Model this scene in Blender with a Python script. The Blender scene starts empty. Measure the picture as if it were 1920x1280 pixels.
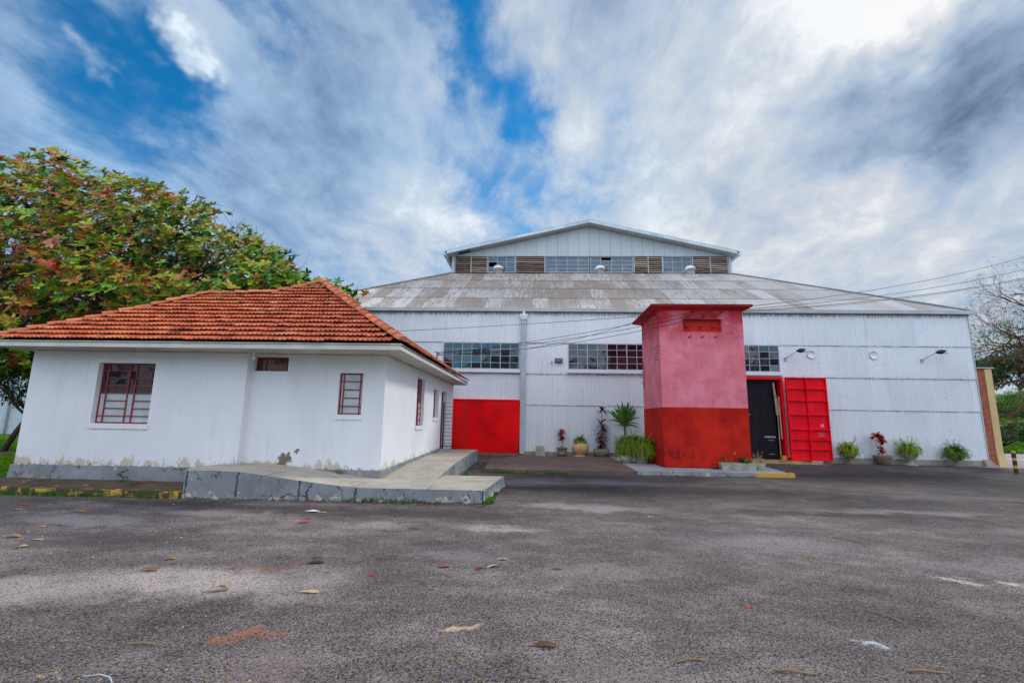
import bpy, math, random
from math import radians, sin, cos, pi, sqrt, atan2
from mathutils import Vector, Matrix, noise as mnoise

# ------------------------------------------------------------ camera, sky, sun, exposure
S = bpy.context.scene
COL = S.collection
cam = bpy.data.cameras.new('camera'); camo = bpy.data.objects.new('camera', cam); COL.objects.link(camo)
RGT = Vector((0.9985707, 0.0502, 0.0180)); 
_p, _r, _y = -0.165729278, 0.0179529857, -0.0503350614
def _cam_axes():
    c, s = math.cos, math.sin
    def mm(A, B): return [[sum(A[i][k]*B[k][j] for k in range(3)) for j in range(3)] for i in range(3)]
    Rz = [[c(_y), -s(_y), 0], [s(_y), c(_y), 0], [0, 0, 1]]
    B = [[1, 0, 0], [0, 0, -1], [0, 1, 0]]
    Rx = [[1, 0, 0], [0, c(_p), -s(_p)], [0, s(_p), c(_p)]]
    Rr = [[c(_r), -s(_r), 0], [s(_r), c(_r), 0], [0, 0, 1]]
    return mm(mm(Rr, Rx), mm(B, Rz))
R3 = _cam_axes()
X_, Y_, Z_ = Vector(R3[0]), -Vector(R3[1]), -Vector(R3[2])
camo.matrix_world = Matrix(((X_[0], Y_[0], Z_[0], 0), (X_[1], Y_[1], Z_[1], 0), (X_[2], Y_[2], Z_[2], 1.6), (0, 0, 0, 1)))
cam.sensor_width = 36; cam.lens = 36*886.08/1920; cam.clip_start = .05; cam.clip_end = 3000
S.camera = camo
S.view_settings.view_transform = 'Standard'; S.view_settings.look = 'None'
S.view_settings.exposure = 0.0; S.view_settings.gamma = 1
try: S.view_settings.use_curve_mapping = False
except Exception: pass

def sock(nt, s, v):
    if v is None: return
    if isinstance(v, bpy.types.NodeSocket): nt.links.new(v, s)
    elif isinstance(v, (tuple, list)):
        v = tuple(v)
        if s.type == 'RGBA' and len(v) == 3: v = v+(1,)
        s.default_value = v
    elif s.type == 'RGBA': s.default_value = (v, v, v, 1)
    elif s.type == 'VECTOR': s.default_value = (v, v, v)
    else: s.default_value = v
class NT:
    def __init__(s, nt): s.nt = nt
    def n(s, t, props=None, **ins):
        nd = s.nt.nodes.new(t)
        for k, v in (props or {}).items(): setattr(nd, k, v)
        for k, v in ins.items():
            k = int(k[1:]) if k[0] == '_' and k[1:].isdigit() else k.replace('_', ' ')
            sock(s.nt, nd.inputs[k], v)
        return nd
    def math(s, op, a, b=None, c=None, clamp=False):
        nd = s.nt.nodes.new('ShaderNodeMath'); nd.operation = op; nd.use_clamp = clamp
        for i, v in enumerate((a, b, c)):
            if v is not None: sock(s.nt, nd.inputs[i], v)
        return nd.outputs[0]
    def vm(s, op, a, b=None):
        nd = s.nt.nodes.new('ShaderNodeVectorMath'); nd.operation = op
        sock(s.nt, nd.inputs[0], a)
        if b is not None: sock(s.nt, nd.inputs[1] if op != 'SCALE' else nd.inputs['Scale'], b)
        return nd.outputs['Value'] if op in ('DOT_PRODUCT', 'LENGTH', 'DISTANCE') else nd.outputs[0]
    def mix(s, f, a, b, mode='MIX'):
        nd = s.nt.nodes.new('ShaderNodeMix'); nd.data_type = 'RGBA'; nd.blend_type = mode
        sock(s.nt, nd.inputs[0], f); sock(s.nt, nd.inputs[6], a); sock(s.nt, nd.inputs[7], b)
        return nd.outputs[2]
    def rng(s, v, a, b, c=0., d=1., smooth=True):
        nd = s.nt.nodes.new('ShaderNodeMapRange'); nd.interpolation_type = 'SMOOTHSTEP' if smooth else 'LINEAR'; nd.clamp = True
        sock(s.nt, nd.inputs[0], v)
        for i, q in enumerate((a, b, c, d)): nd.inputs[i+1].default_value = q
        return nd.outputs[0]
    def noise(s, vec, scale, detail=4, rough=.55, dist=0., out='Fac'):
        nd = s.nt.nodes.new('ShaderNodeTexNoise')
        sock(s.nt, nd.inputs['Vector'], vec); nd.inputs['Scale'].default_value = scale; nd.inputs['Detail'].default_value = detail
        nd.inputs['Roughness'].default_value = rough; nd.inputs['Distortion'].default_value = dist
        return nd.outputs[out]
    def vor(s, vec, scale, feat='F1', out='Distance', rand=1.):
        nd = s.nt.nodes.new('ShaderNodeTexVoronoi'); nd.feature = feat
        sock(s.nt, nd.inputs['Vector'], vec); nd.inputs['Scale'].default_value = scale; nd.inputs['Randomness'].default_value = rand
        return nd.outputs[out]
    def ramp(s, f, stops, interp='LINEAR'):
        nd = s.nt.nodes.new('ShaderNodeValToRGB'); cr = nd.color_ramp; cr.interpolation = interp
        while len(cr.elements) < len(stops): cr.elements.new(.5)
        for e, (p, c) in zip(cr.elements, stops):
            e.position = p; e.color = (c+(1,)) if isinstance(c, tuple) else (c, c, c, 1)
        sock(s.nt, nd.inputs[0], f); return nd.outputs[0]
    def sep(s, v): nd = s.n('ShaderNodeSeparateXYZ', _0=v); return nd.outputs
    def comb(s, x, y, z): return s.n('ShaderNodeCombineXYZ', _0=x, _1=y, _2=z).outputs[0]
    def scale(s, v, sc, loc=(0, 0, 0)):
        return s.n('ShaderNodeMapping', Vector=v, Scale=sc, Location=loc).outputs[0]

# sun stands behind the clouds, upper right of the view
SUND = Vector((0.62, 0.62, 0.66)).normalized()
SUN_EL = math.asin(SUND.z); SUN_ROT = atan2(SUND.x, SUND.y)
W = bpy.data.worlds.new('World'); S.world = W; W.use_nodes = True
w = NT(W.node_tree); W.node_tree.nodes.clear()
sky = w.n('ShaderNodeTexSky', {'sky_type': 'NISHITA', 'sun_disc': False, 'sun_elevation': SUN_EL, 'sun_rotation': SUN_ROT,
                               'air_density': 1.0, 'dust_density': .3, 'ozone_density': 3.0})
D = w.vm('NORMALIZE', w.n('ShaderNodeTexCoord').outputs['Generated'])
dx, dy, dz = w.sep(D)[0:3]
den = w.math('ADD', w.math('ABSOLUTE', dz), .22)
P = w.comb(w.math('DIVIDE', dx, den), w.math('DIVIDE', dy, den), 0.)
warp = w.noise(P, .9, 3, .5, out='Color')
Pw = w.vm('ADD', P, w.vm('SCALE', w.vm('SUBTRACT', warp, (.5, .5, .5)), .45))
def pixdir(x, y):
    v = Vector(((x-960)/886.08, (y-640)/886.08, 1)).normalized()
    return Vector([sum(R3[k][i]*v[k] for k in range(3)) for i in range(3)])
wz = w.noise(D, 3.2, 5, .6, out='Color')
Dw = w.vm('ADD', D, w.vm('SCALE', w.vm('SUBTRACT', wz, (.5, .5, .5)), .42))
def blob(px, py, r_px, r0=.1):
    d = pixdir(px, py); r = r_px/886.*.9
    return w.rng(w.vm('DISTANCE', Dw, tuple(d)), r*r0, r, 1., 0.)
def total(items):
    acc = None
    for (x, y, r, a) in items:
        t = w.math('MULTIPLY', blob(x, y, r), a)
        acc = t if acc is None else w.math('ADD', acc, t)
    return acc
nA = w.noise(w.scale(Pw, (1.15, .75, 1)), 1.15, 7, .52, .0)
nB = w.noise(w.scale(Pw, (1.7, 1.15, 1)), 2.3, 8, .56, .0)
nC = w.noise(w.vm('ADD', D, w.vm('SCALE', w.vm('SUBTRACT', warp, (.5, .5, .5)), .12)), 6.0, 10, .66, .0)
cover = w.math('ADD', w.math('MULTIPLY', nA, .62), w.math('MULTIPLY', nB, .42))
nF = w.noise(w.scale(Pw, (3.2, 1.9, 1), (3, 1, 0)), 3.4, 9, .64, .25)
cover = w.math('ADD', cover, w.math('MULTIPLY', w.math('SUBTRACT', nF, .5), .30))
cover = w.math('ADD', w.math('ADD', cover, .035), total([(190, 120, 190, -.36), (310, 100, 110, -.16), (540, 0, 90, -.26), (880, 110, 80, -.16), (940, 170, 76, -.16), (990, 240, 78, -.20),
    (840, 40, 70, -.14), (1165, 285, 80, -.12), (640, 90, 200, .10), (30, 60, 160, .10), (430, 200, 200, .06), (760, 120, 120, .10), (700, 260, 300, .10), (420, 60, 90, .05), (1400, 300, 420, .22), (1750, 200, 360, .26),
    (40, 330, 320, .16), (560, 420, 320, .14), (1120, 90, 180, .20), (1850, 480, 300, .25), (1500, 520, 300, .12), (760, 440, 260, .08), (1000, 420, 120, -.10), (305, 62, 52, .30), (375, 78, 40, .24), (240, 92, 26, .14), (165, 95, 26, .12)]))
cmask = w.rng(cover, .30, .70)
# cloud brightness
brt = w.math('ADD', w.math('MULTIPLY', w.math('SUBTRACT', nB, .5), .8), w.math('MULTIPLY', w.math('SUBTRACT', nC, .5), .72))
brt = w.math('ADD', brt, w.math('MULTIPLY', w.math('SUBTRACT', nF, .5), .55))
brt = w.math('ADD', brt, .49)
brt = w.math('ADD', brt, total([(1000, 470, 500, .12), (1650, -20, 250, .80), (1300, 330, 330, .13), (1600, 430, 420, .20), (1760, 120, 210, -.44), (1600, 190, 170, -.32), (1850, 60, 150, -.26),
    (640, 200, 420, -.08), (80, 230, 340, -.10), (820, 430, 200, .16), (305, 62, 60, .38), (375, 78, 50, .32), (165, 95, 30, .2), (240, 92, 30, .2), (1330, 60, 160, .12), (1050, 560, 300, .12), (560, 460, 240, .06)]))
ccol = w.ramp(brt, [(0., (1.1, 1.8, 2.7)), (.26, (2.6, 3.6, 5.2)), (.5, (4.2, 5.3, 6.9)), (.75, (6.4, 6.9, 7.6)), (1., (9.6, 9.6, 9.7))])
blue = w.mix(1., sky.outputs[0], (.10, 1.0, 1.42, 1), 'MULTIPLY')
veil = total([(560, 260, 480, .55), (60, 240, 380, .75), (1150, 320, 200, .45), (900, 300, 260, .4), (1400, 120, 200, .15)])
ccol = w.mix(1., ccol, w.mix(w.math('MULTIPLY', veil, .75, clamp=True), (1, 1, 1, 1), (.66, .93, 1.14, 1)), 'MULTIPLY')
skyc = w.mix(cmask, blue, ccol)
# unseen sky behind the camera brightened and warmed, an added fill for the walls
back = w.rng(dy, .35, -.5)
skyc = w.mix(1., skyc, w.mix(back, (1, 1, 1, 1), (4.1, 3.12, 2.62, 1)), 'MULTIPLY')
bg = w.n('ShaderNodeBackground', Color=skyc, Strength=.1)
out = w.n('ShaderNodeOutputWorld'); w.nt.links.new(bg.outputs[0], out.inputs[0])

sl = bpy.data.lights.new('sun', 'SUN'); sl.energy = 2.0; sl.angle = radians(9); sl.color = (1., .95, .87)
so = bpy.data.objects.new('sun', sl); COL.objects.link(so)
so.rotation_euler = SUND.to_track_quat('Z', 'Y').to_euler(); so.location = (0, 0, 40)

# ------------------------------------------------------------ helpers
ORG = {}
def tag(o, label=None, cat=None, group=None, kind=None):
    if label: o['label'] = label
    if cat: o['category'] = cat
    if group: o['group'] = group
    if kind: o['kind'] = kind
    return o
def empty(name, loc, label=None, cat=None, group=None):
    o = bpy.data.objects.new(name, None); COL.objects.link(o); o.location = loc; o.empty_display_size = .3
    ORG[o.name] = Vector(loc); return tag(o, label, cat, group)
class MB:
    def __init__(s): s.v = []; s.f = []; s.t = []; s.sm = []
    def add(s, vs, fs, tone=.5, smooth=False):
        b = len(s.v); s.v.extend([tuple(q) for q in vs])
        for f in fs: s.f.append(tuple(b+i for i in f)); s.t.append(tone); s.sm.append(smooth)
        return s
    def quad(s, a, b, c, d, tone=.5): return s.add([a, b, c, d], [(0, 1, 2, 3)], tone)
    def box(s, x0, x1, y0, y1, z0, z1, tone=.5):
        v = [(x0, y0, z0), (x1, y0, z0), (x1, y1, z0), (x0, y1, z0), (x0, y0, z1), (x1, y0, z1), (x1, y1, z1), (x0, y1, z1)]
        return s.add(v, [(0, 3, 2, 1), (4, 5, 6, 7), (0, 1, 5, 4), (1, 2, 6, 5), (2, 3, 7, 6), (3, 0, 4, 7)], tone)
    def hexa(s, b4, t4, tone=.5):
        return s.add(list(b4)+list(t4), [(0, 3, 2, 1), (4, 5, 6, 7), (0, 1, 5, 4), (1, 2, 6, 5), (2, 3, 7, 6), (3, 0, 4, 7)], tone)
    def tube(s, pts, rad, n=6, tone=.5, cap=True):
        pts = [Vector(p) for p in pts]; rad = rad if isinstance(rad, (list, tuple)) else [rad]*len(pts)
        vs = []; up = None
        for i, p in enumerate(pts):
            d = (pts[min(i+1, len(pts)-1)]-pts[max(i-1, 0)])
            if d.length < 1e-9: d = Vector((0, 0, 1))
            d.normalize()
            if up is None:
                up = Vector((0, 0, 1)) if abs(d.z) < .9 else Vector((1, 0, 0))
            a = d.cross(up); 
            if a.length < 1e-6: a = d.cross(Vector((1, .3, .1)))
            a.normalize(); b = d.cross(a); up = -b if False else up
            for k in range(n):
                t = 2*pi*k/n; vs.append(p+(a*cos(t)+b*sin(t))*rad[i])
        fs = []
        for i in range(len(pts)-1):
            for k in range(n):
                k2 = (k+1) % n; fs.append((i*n+k, i*n+k2, (i+1)*n+k2, (i+1)*n+k))
        if cap: fs.append(tuple(range(n))[::-1]); fs.append(tuple((len(pts)-1)*n+k for k in range(n)))
        return s.add(vs, fs, tone, True)
    def lathe(s, prof, c=(0, 0, 0), n=20, tone=.5, fold=0, famp=0.):
        vs = []; m = len(prof)
        for k in range(n):
            t = 2*pi*k/n
            fm = 1-famp*abs(cos(fold*t/2))**.5 if fold else 1
            for (r, z) in prof: vs.append((c[0]+r*fm*cos(t), c[1]+r*fm*sin(t), c[2]+z))
        fs = []
        for k in range(n):
            k2 = (k+1) % n
            for j in range(m-1): fs.append((k*m+j, k2*m+j, k2*m+j+1, k*m+j+1))
        return s.add(vs, fs, tone, True)
    def build(s, name, mat, parent=None, origin=None, local=False):
        me = bpy.data.meshes.new(name)
        o0 = Vector((0, 0, 0))
        if parent is not None and not local: o0 = ORG[parent.name]
        elif origin is not None: o0 = Vector(origin)
        me.from_pydata([(a-o0.x, b-o0.y, c-o0.z) for a, b, c in s.v], [], s.f)
        at = me.attributes.new('tone', 'FLOAT', 'FACE'); at.data.foreach_set('value', s.t)
        me.polygons.foreach_set('use_smooth', s.sm)
        for m in (mat if isinstance(mat, (list, tuple)) else [mat]): me.materials.append(m)
        me.update()
        o = bpy.data.objects.new(name, me); COL.objects.link(o)
        if parent is not None: o.parent = parent; ORG[o.name] = ORG[parent.name]
        else:
            o.location = o0; ORG[o.name] = o0
        return o
def struct(o): o['kind'] = 'structure'; return o
def copy_tree(o, loc=None, rot=None, scale=None, parent=None, label=None):
    c = o.copy(); COL.objects.link(c)
    if parent is not None: c.parent = parent
    if loc is not None: c.location = loc
    if rot is not None: c.rotation_euler = rot
    if scale is not None: c.scale = (scale,)*3 if not isinstance(scale, tuple) else scale
    if label: c['label'] = label
    for ch in list(o.children): copy_tree(ch, parent=c)
    return c
def holes_wall(mb, face, plane, depth, u0, u1, z0, z1, holes, tone=.5, ends=False):
    """wall sheet with openings. face '-Y': outer face at Y=plane, solid goes +Y; face '+X': outer face at X=plane, solid goes -X."""
    us = sorted({u0, u1, *[h[0] for h in holes], *[h[1] for h in holes]}); zs = sorted({z0, z1, *[h[2] for h in holes], *[h[3] for h in holes]})
    us = [u for u in us if u0-1e-6 <= u <= u1+1e-6]; zs = [z for z in zs if z0-1e-6 <= z <= z1+1e-6]
    def pt(u, z, d): return (u, plane+d, z) if face == '-Y' else (plane-d, u, z)
    for i in range(len(us)-1):
        for j in range(len(zs)-1):
            cu, cz = (us[i]+us[i+1])/2, (zs[j]+zs[j+1])/2
            if any(h[0] < cu < h[1] and h[2] < cz < h[3] for h in holes): continue
            a, b, c, d = us[i], us[i+1], zs[j], zs[j+1]
            mb.quad(pt(a, c, 0), pt(b, c, 0), pt(b, d, 0), pt(a, d, 0), tone)
            mb.quad(pt(a, c, depth), pt(a, d, depth), pt(b, d, depth), pt(b, c, depth), tone)
    for (a, b, c, d) in list(holes):
        for (p, q) in (((a, c), (b, c)), ((b, c), (b, d)), ((b, d), (a, d)), ((a, d), (a, c))):
            mb.quad(pt(p[0], p[1], 0), pt(p[0], p[1], depth), pt(q[0], q[1], depth), pt(q[0], q[1], 0), tone)
    for (p, q) in (((u0, z0), (u1, z0)), ((u1, z0), (u1, z1)), ((u1, z1), (u0, z1)), ((u0, z1), (u0, z0))) if ends else ():
        mb.quad(pt(p[0], p[1], 0), pt(q[0], q[1], 0), pt(q[0], q[1], depth), pt(p[0], p[1], depth), tone)
    return mb

# ------------------------------------------------------------ materials
def mat(name, color=(.5, .5, .5), rough=.7, metal=0., spec=.3):
    m = bpy.data.materials.new(name); m.use_nodes = True
    t = NT(m.node_tree); b = m.node_tree.nodes['Principled BSDF']
    t.b = b; t.m = m
    sock(t.nt, b.inputs['Base Color'], color); b.inputs['Roughness'].default_value = rough; b.inputs['Metallic'].default_value = metal
    b.inputs['Specular IOR Level'].default_value = spec
    t.pos = t.n('ShaderNodeNewGeometry').outputs['Position']
    t.xyz = t.sep(t.pos)
    t.obj = t.n('ShaderNodeTexCoord').outputs['Object']
    t.tone = t.n('ShaderNodeAttribute', {'attribute_name': 'tone'}).outputs['Fac']
    return t
def col(t, c): sock(t.nt, t.b.inputs['Base Color'], c)
def bump(t, h, dist=.01, strength=1.):
    b = t.n('ShaderNodeBump', Height=h, Distance=dist, Strength=strength); t.nt.links.new(b.outputs[0], t.b.inputs['Normal'])
def rough(t, r): sock(t.nt, t.b.inputs['Roughness'], r)

# asphalt
A = mat('asphalt', rough=.9, spec=.12); p = A.pos
big = A.noise(p, .35, 5, .6); mid = A.noise(A.scale(p, (1, 1.6, 1)), 1.6, 6, .65); fine = A.noise(p, 42, 4, .8); agg = A.vor(p, 110, out='Color'); aggd = A.vor(p, 110)
aggv = A.sep(agg)[0]
base = A.ramp(A.math('ADD', A.math('MULTIPLY', big, .5), A.math('MULTIPLY', mid, .5)), [(.35, (.052, .045, .043)), (.5, (.105, .090, .084)), (.65, (.20, .173, .158))])
speck = A.math('ADD', A.math('MULTIPLY', aggv, .62), A.math('MULTIPLY', fine, 1.2))
base = A.mix(1., base, A.ramp(speck, [(.45, .06), (.78, .80), (1.15, 2.4)]), 'MULTIPLY')
base = A.mix(A.rng(aggv, .955, .985), base, (.34, .30, .27, 1))
dpix = A.vm('ADD', p, A.vm('SCALE', A.vm('SUBTRACT', A.noise(p, 1.8, 6, .65, out='Color'), (.5, .5, .5)), 1.3))
def patch(c, x, y, rx, ry, rgb, a, soft=.25):
    q = A.vm('LENGTH', A.vm('MULTIPLY', A.vm('SUBTRACT', dpix, (x, y, 0)), (1/rx, 1/ry, 0)))
    m_ = A.math('MULTIPLY', A.math('MULTIPLY', A.rng(q, soft, 1., 1., 0.), A.rng(speck, .45, 1.05)), a, clamp=True)
    return A.mix(m_, c, tuple(min(.8, q_*(1.55 if sum(rgb) > .3 else 1)) for q_ in rgb)+(1,))
for x, y, rx, ry, c_, a_ in [(-3.3, 4.74, 1.9, .55, (.36, .31, .28), 1.), (-4.8, 4.35, 1.4, .5, (.32, .28, .255), .9), (-2.3, 5.0, .9, .35, (.26, .23, .2), .6),
        (-2.06, 3.68, .27, .20, (.30, .13, .07), .7), (-2.95, 5.3, .34, .14, (.28, .12, .07), .6), (-.62, 3.95, .34, .14, (.50, .36, .24), 1.),
        (-.5, 7.4, 1.0, .28, (.33, .28, .25), .9), (-2.4, 7.35, .8, .35, (.3, .25, .22), .8), (.8, 9.5, 1.6, .5, (.34, .3, .28), .8), (1.8, 9.3, 1.3, .4, (.3, .27, .26), .6),
        (-6.8, 7.2, 1.6, .4, (.3, .26, .25), .7), (-5.2, 7.9, 1.6, .35, (.28, .25, .24), .6), (0., 12.7, 1.4, .8, (.26, .24, .27), .8), (2.4, 13.2, 1.8, .7, (.24, .23, .26), .7),
        (4.56, 5.6, .22, .13, (.45, .37, .32), 1.), (5.04, 5.62, .2, .1, (.45, .37, .32), 1.), (2.45, 3.85, .17, .12, (.42, .45, .47), 1.), (.86, 5.5, .8, .35, (.24, .2, .19), .7),
        (7.2, 9.8, 2.6, .4, (.3, .28, .28), .6), (10, 12., 3., .5, (.24, .23, .25), .6), (3.2, 7., 1.6, .6, (.22, .21, .21), .6), (-1.7, 3.2, .5, .4, (.19, .15, .14), .6), (.55, 3.2, .6, .5, (.2, .17, .16), .6),
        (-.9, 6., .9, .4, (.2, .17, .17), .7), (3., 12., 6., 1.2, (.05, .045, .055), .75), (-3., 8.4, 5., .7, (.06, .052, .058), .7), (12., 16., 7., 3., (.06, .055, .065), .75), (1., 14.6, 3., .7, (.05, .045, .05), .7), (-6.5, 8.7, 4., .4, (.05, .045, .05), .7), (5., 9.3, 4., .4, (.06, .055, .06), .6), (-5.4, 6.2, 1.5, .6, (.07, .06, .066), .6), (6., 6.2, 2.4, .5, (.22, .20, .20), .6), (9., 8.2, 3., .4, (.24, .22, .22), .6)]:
    base = patch(base, x, y, rx, ry, c_, a_)
crk = A.rng(A.vor(A.vm('ADD', p, A.vm('SCALE', A.noise(p, 2., 4, out='Color'), .6)), .22, 'DISTANCE_TO_EDGE'), .0, .006, 1., 0.)
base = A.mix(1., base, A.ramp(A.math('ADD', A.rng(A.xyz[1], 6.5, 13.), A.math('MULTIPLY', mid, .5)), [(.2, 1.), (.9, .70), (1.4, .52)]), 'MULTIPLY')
base = A.mix(A.math('MULTIPLY', crk, .18), base, (.02, .018, .02, 1))
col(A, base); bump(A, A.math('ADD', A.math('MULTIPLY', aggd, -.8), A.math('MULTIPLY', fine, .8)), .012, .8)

def simple(name, rgb, r=.7, metal=0., spec=.3, var=.12, sc=3., bsc=None, bd=.003):
    t = mat(name, rgb, r, metal, spec)
    n_ = t.noise(t.obj, sc, 5, .6)
    f = t.math('ADD', t.math('MULTIPLY', t.math('SUBTRACT', n_, .5), var*4), t.math('ADD', t.math('MULTIPLY', t.math('SUBTRACT', t.tone, .5), var*2.), 1.))
    col(t, t.mix(1., rgb+(1,), f, 'MULTIPLY'))
    if bsc: bump(t, t.noise(t.obj, bsc, 4, .6), bd)
    return t

# white render with damp stains low down
def plaster(name, rgb, seed=0.):
    t = mat(name, rough=.85, spec=.15); p = t.vm('ADD', t.pos, (seed, seed, 0))
    n1 = t.noise(p, .7, 5, .6); n2 = t.noise(t.scale(p, (6, 6, .5)), 1.2, 5, .6)
    c = t.mix(1., rgb+(1,), t.ramp(t.math('ADD', t.math('MULTIPLY', n1, .6), t.math('MULTIPLY', n2, .4)), [(.3, .90), (.5, .98), (.7, 1.05)]), 'MULTIPLY')
    z = t.xyz[2]
    nb = t.noise(t.scale(p, (1, 1, .55)), 3.2, 7, .72)
    low = t.rng(z, .38, 1.0, 1., 0.)
    m1 = t.rng(t.math('ADD', nb, t.math('MULTIPLY', low, .36)), .79, .86)
    c = t.mix(t.math('MULTIPLY', m1, .65), c, (.46, .36, .20, 1))
    low2 = t.rng(z, .36, .60, 1., 0.)
    nb2 = t.noise(p, 9, 7, .75)
    m2 = t.rng(t.math('ADD', nb2, t.math('MULTIPLY', low2, .33)), .76, .82)
    c = t.mix(t.math('MULTIPLY', m2, .85), c, (.10, .07, .035, 1))
    for (sx, sz, r_) in ((-5.75, .58, .12), (-5.62, .66, .07), (-5.42, .80, .05)):
        q = t.vm('LENGTH', t.vm('MULTIPLY', t.vm('SUBTRACT', t.vm('ADD', t.pos, t.vm('SCALE', t.vm('SUBTRACT', t.noise(t.pos, 7, 6, .7, out='Color'), (.5, .5, .5)), .35)), (sx, 10.85, sz)), (1/r_, .5, .5/r_)))
        c = t.mix(t.math('MULTIPLY', t.rng(q, .75, .95, 1., 0.), .9), c, (.14, .10, .045, 1))
    c = t.mix(t.math('MULTIPLY', t.rng(t.noise(t.scale(p, (5, 5, .35)), 1.6, 6, .7), .58, .74), .22), c, (.45, .44, .42, 1))
    c = t.mix(t.math('MULTIPLY', t.rng(t.noise(p, 22, 5, .8), .70, .76), .25), c, (.35, .33, .3, 1))
    col(t, c); bump(t, t.noise(p, 28, 5, .65), .004, .7)
    return t
PLAST = plaster('white_plaster', (.79, .80, .82))
# grey-blue paint on the plinths, cracked and peeling
def greypaint(name, rgb, dirt=1., joints=()):
    t = mat(name, rough=.8, spec=.2); p = t.pos
    c = t.mix(1., rgb+(1,), t.ramp(t.noise(p, 1.8, 6, .65), [(.3, .7), (.5, 1.), (.7, 1.25)]), 'MULTIPLY')
    dk = t.rng(t.noise(t.scale(p, (1, 1, .6)), 3.2, 8, .78), .555, .63)
    c = t.mix(t.math('MULTIPLY', dk, .72*dirt), c, (.035, .035, .03, 1))
    pl = t.rng(t.noise(t.vm('ADD', p, (4.3, 2.1, 7)), 2.6, 8, .72), .605, .625)
    c = t.mix(t.math('MULTIPLY', pl, .9*dirt), c, (.52, .46, .37, 1))
    cr = t.rng(t.vor(t.vm('ADD', p, t.vm('SCALE', t.noise(p, 4, 5, .7, out='Color'), .35)), 1.1, 'DISTANCE_TO_EDGE'), .0, .018, 1., 0.)
    c = t.mix(t.math('MULTIPLY', t.math('MULTIPLY', cr, t.rng(t.noise(p, .9, 3, .6), .46, .56)), .95*dirt), c, (.012, .012, .01, 1))
    jn = t.noise(p, 5., 7, .75)
    for x0_ in joints:
        q = t.math('ABSOLUTE', t.math('SUBTRACT', t.math('ADD', t.xyz[0], t.math('MULTIPLY', t.math('SUBTRACT', t.noise(p, 7., 6, .75), .5), .16)), x0_))
        c = t.mix(t.math('MULTIPLY', t.rng(t.math('ADD', q, t.math('MULTIPLY', jn, .05)), .025, .055, 1., 0.), .95), c, (.015, .014, .012, 1))
    if joints:
        lowp = t.rng(t.math('ADD', t.math('ADD', t.noise(t.vm('ADD', p, (9, 3, 1)), 4.5, 8, .75), t.math('MULTIPLY', t.rng(t.xyz[2], .04, .24, 1., 0.), .13)), 0.), .655, .675)
        c = t.mix(t.math('MULTIPLY', lowp, .9), c, (.58, .50, .40, 1))
        c = t.mix(t.math('MULTIPLY', t.rng(t.noise(t.vm('ADD', p, (2, 8, 4)), 3.4, 8, .78), .60, .63), .8), c, (.03, .035, .025, 1))
    ml = t.rng(t.math('ADD', t.xyz[2], t.math('MULTIPLY', t.noise(p, 6, 5, .7), .16)), .07, .12, 1., 0.)
    c = t.mix(t.math('MULTIPLY', ml, .85), c, (.02, .02, .014, 1))
    col(t, c); bump(t, t.math('SUBTRACT', t.noise(p, 18, 5, .7), t.math('MULTIPLY', pl, .6)), .012, .8)
    return t
PLINTH = greypaint('worn_grey_paint', (.24, .255, .265))
RAMPP = greypaint('worn_grey_ramp_paint', (.23, .25, .265), 1., (-6.75, -5.77, -4.55, -3.46))
def conc(name, rgb, var=.3, stain=(.16, .14, .12), s_amt=.5, sc=1.):
    t = mat(name, rough=.9, spec=.15); p = t.pos
    c = t.mix(1., rgb+(1,), t.ramp(t.noise(p, 1.5*sc, 6, .65), [(.28, 1-var), (.5, 1.), (.72, 1+var)]), 'MULTIPLY')
    c = t.mix(t.math('MULTIPLY', t.rng(t.noise(p, 2.3*sc, 7, .7), .52, .72), s_amt), c, stain+(1,))
    c = t.mix(1., c, t.ramp(t.noise(p, 60, 3, .7), [(.3, .82), (.7, 1.15)]), 'MULTIPLY')
    col(t, c); bump(t, t.noise(p, 35, 5, .7), .006, .8)
    return t
CONC = conc('ramp_concrete', (.42, .385, .315), .24, (.20, .17, .13), .6)
SLAB = conc('brown_slab', (.14, .10, .082), .35, (.06, .045, .04), .7)
PAVE = conc('pale_pavement', (.30, .31, .32), .25, (.14, .13, .12), .5)
PINKROAD = conc('pale_road', (.40, .35, .33), .12, (.3, .26, .24), .3)
DIRT = conc('mossy_dirt', (.10, .075, .05), .5, (.045, .06, .015), .8, 1.6)
BASEC = conc('base_course', (.30, .29, .235), .3, (.05, .045, .035), .8, 1.2)
PLANTC = conc('planter_concrete', (.34, .33, .27), .3, (.55, .55, .5), .5, 3.)
POTGREY = conc('grey_pot', (.22, .19, .15), .4, (.1, .09, .05), .6, 5.)
TERRA = conc('terracotta_pot', (.50, .24, .11), .3, (.3, .13, .06), .5, 5.)
CREAM = conc('cream_pot', (.62, .42, .20), .35, (.30, .15, .05), .7, 6.)
PLANK = conc('grey_block', (.33, .34, .27), .25, (.16, .17, .12), .5, 2.)
# kerb paint
def kerbm(name, worn):
    t = mat(name, rough=.85, spec=.2); p = t.pos
    f = t.rng(t.noise(p, 3.5, 8, .75), worn, worn+.08)
    c = t.mix(f, (.55, .33, .06, 1), (.07, .06, .03, 1))
    c = t.mix(t.rng(t.noise(p, 9, 6, .7), .56, .66), c, (.05, .045, .02, 1)) if worn < .55 else c
    col(t, c); bump(t, t.noise(p, 14, 6, .75), .03, .9); return t
KYEL = kerbm('yellow_kerb_paint', .62); KWORN = kerbm('worn_yellow_kerb', .42)

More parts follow.
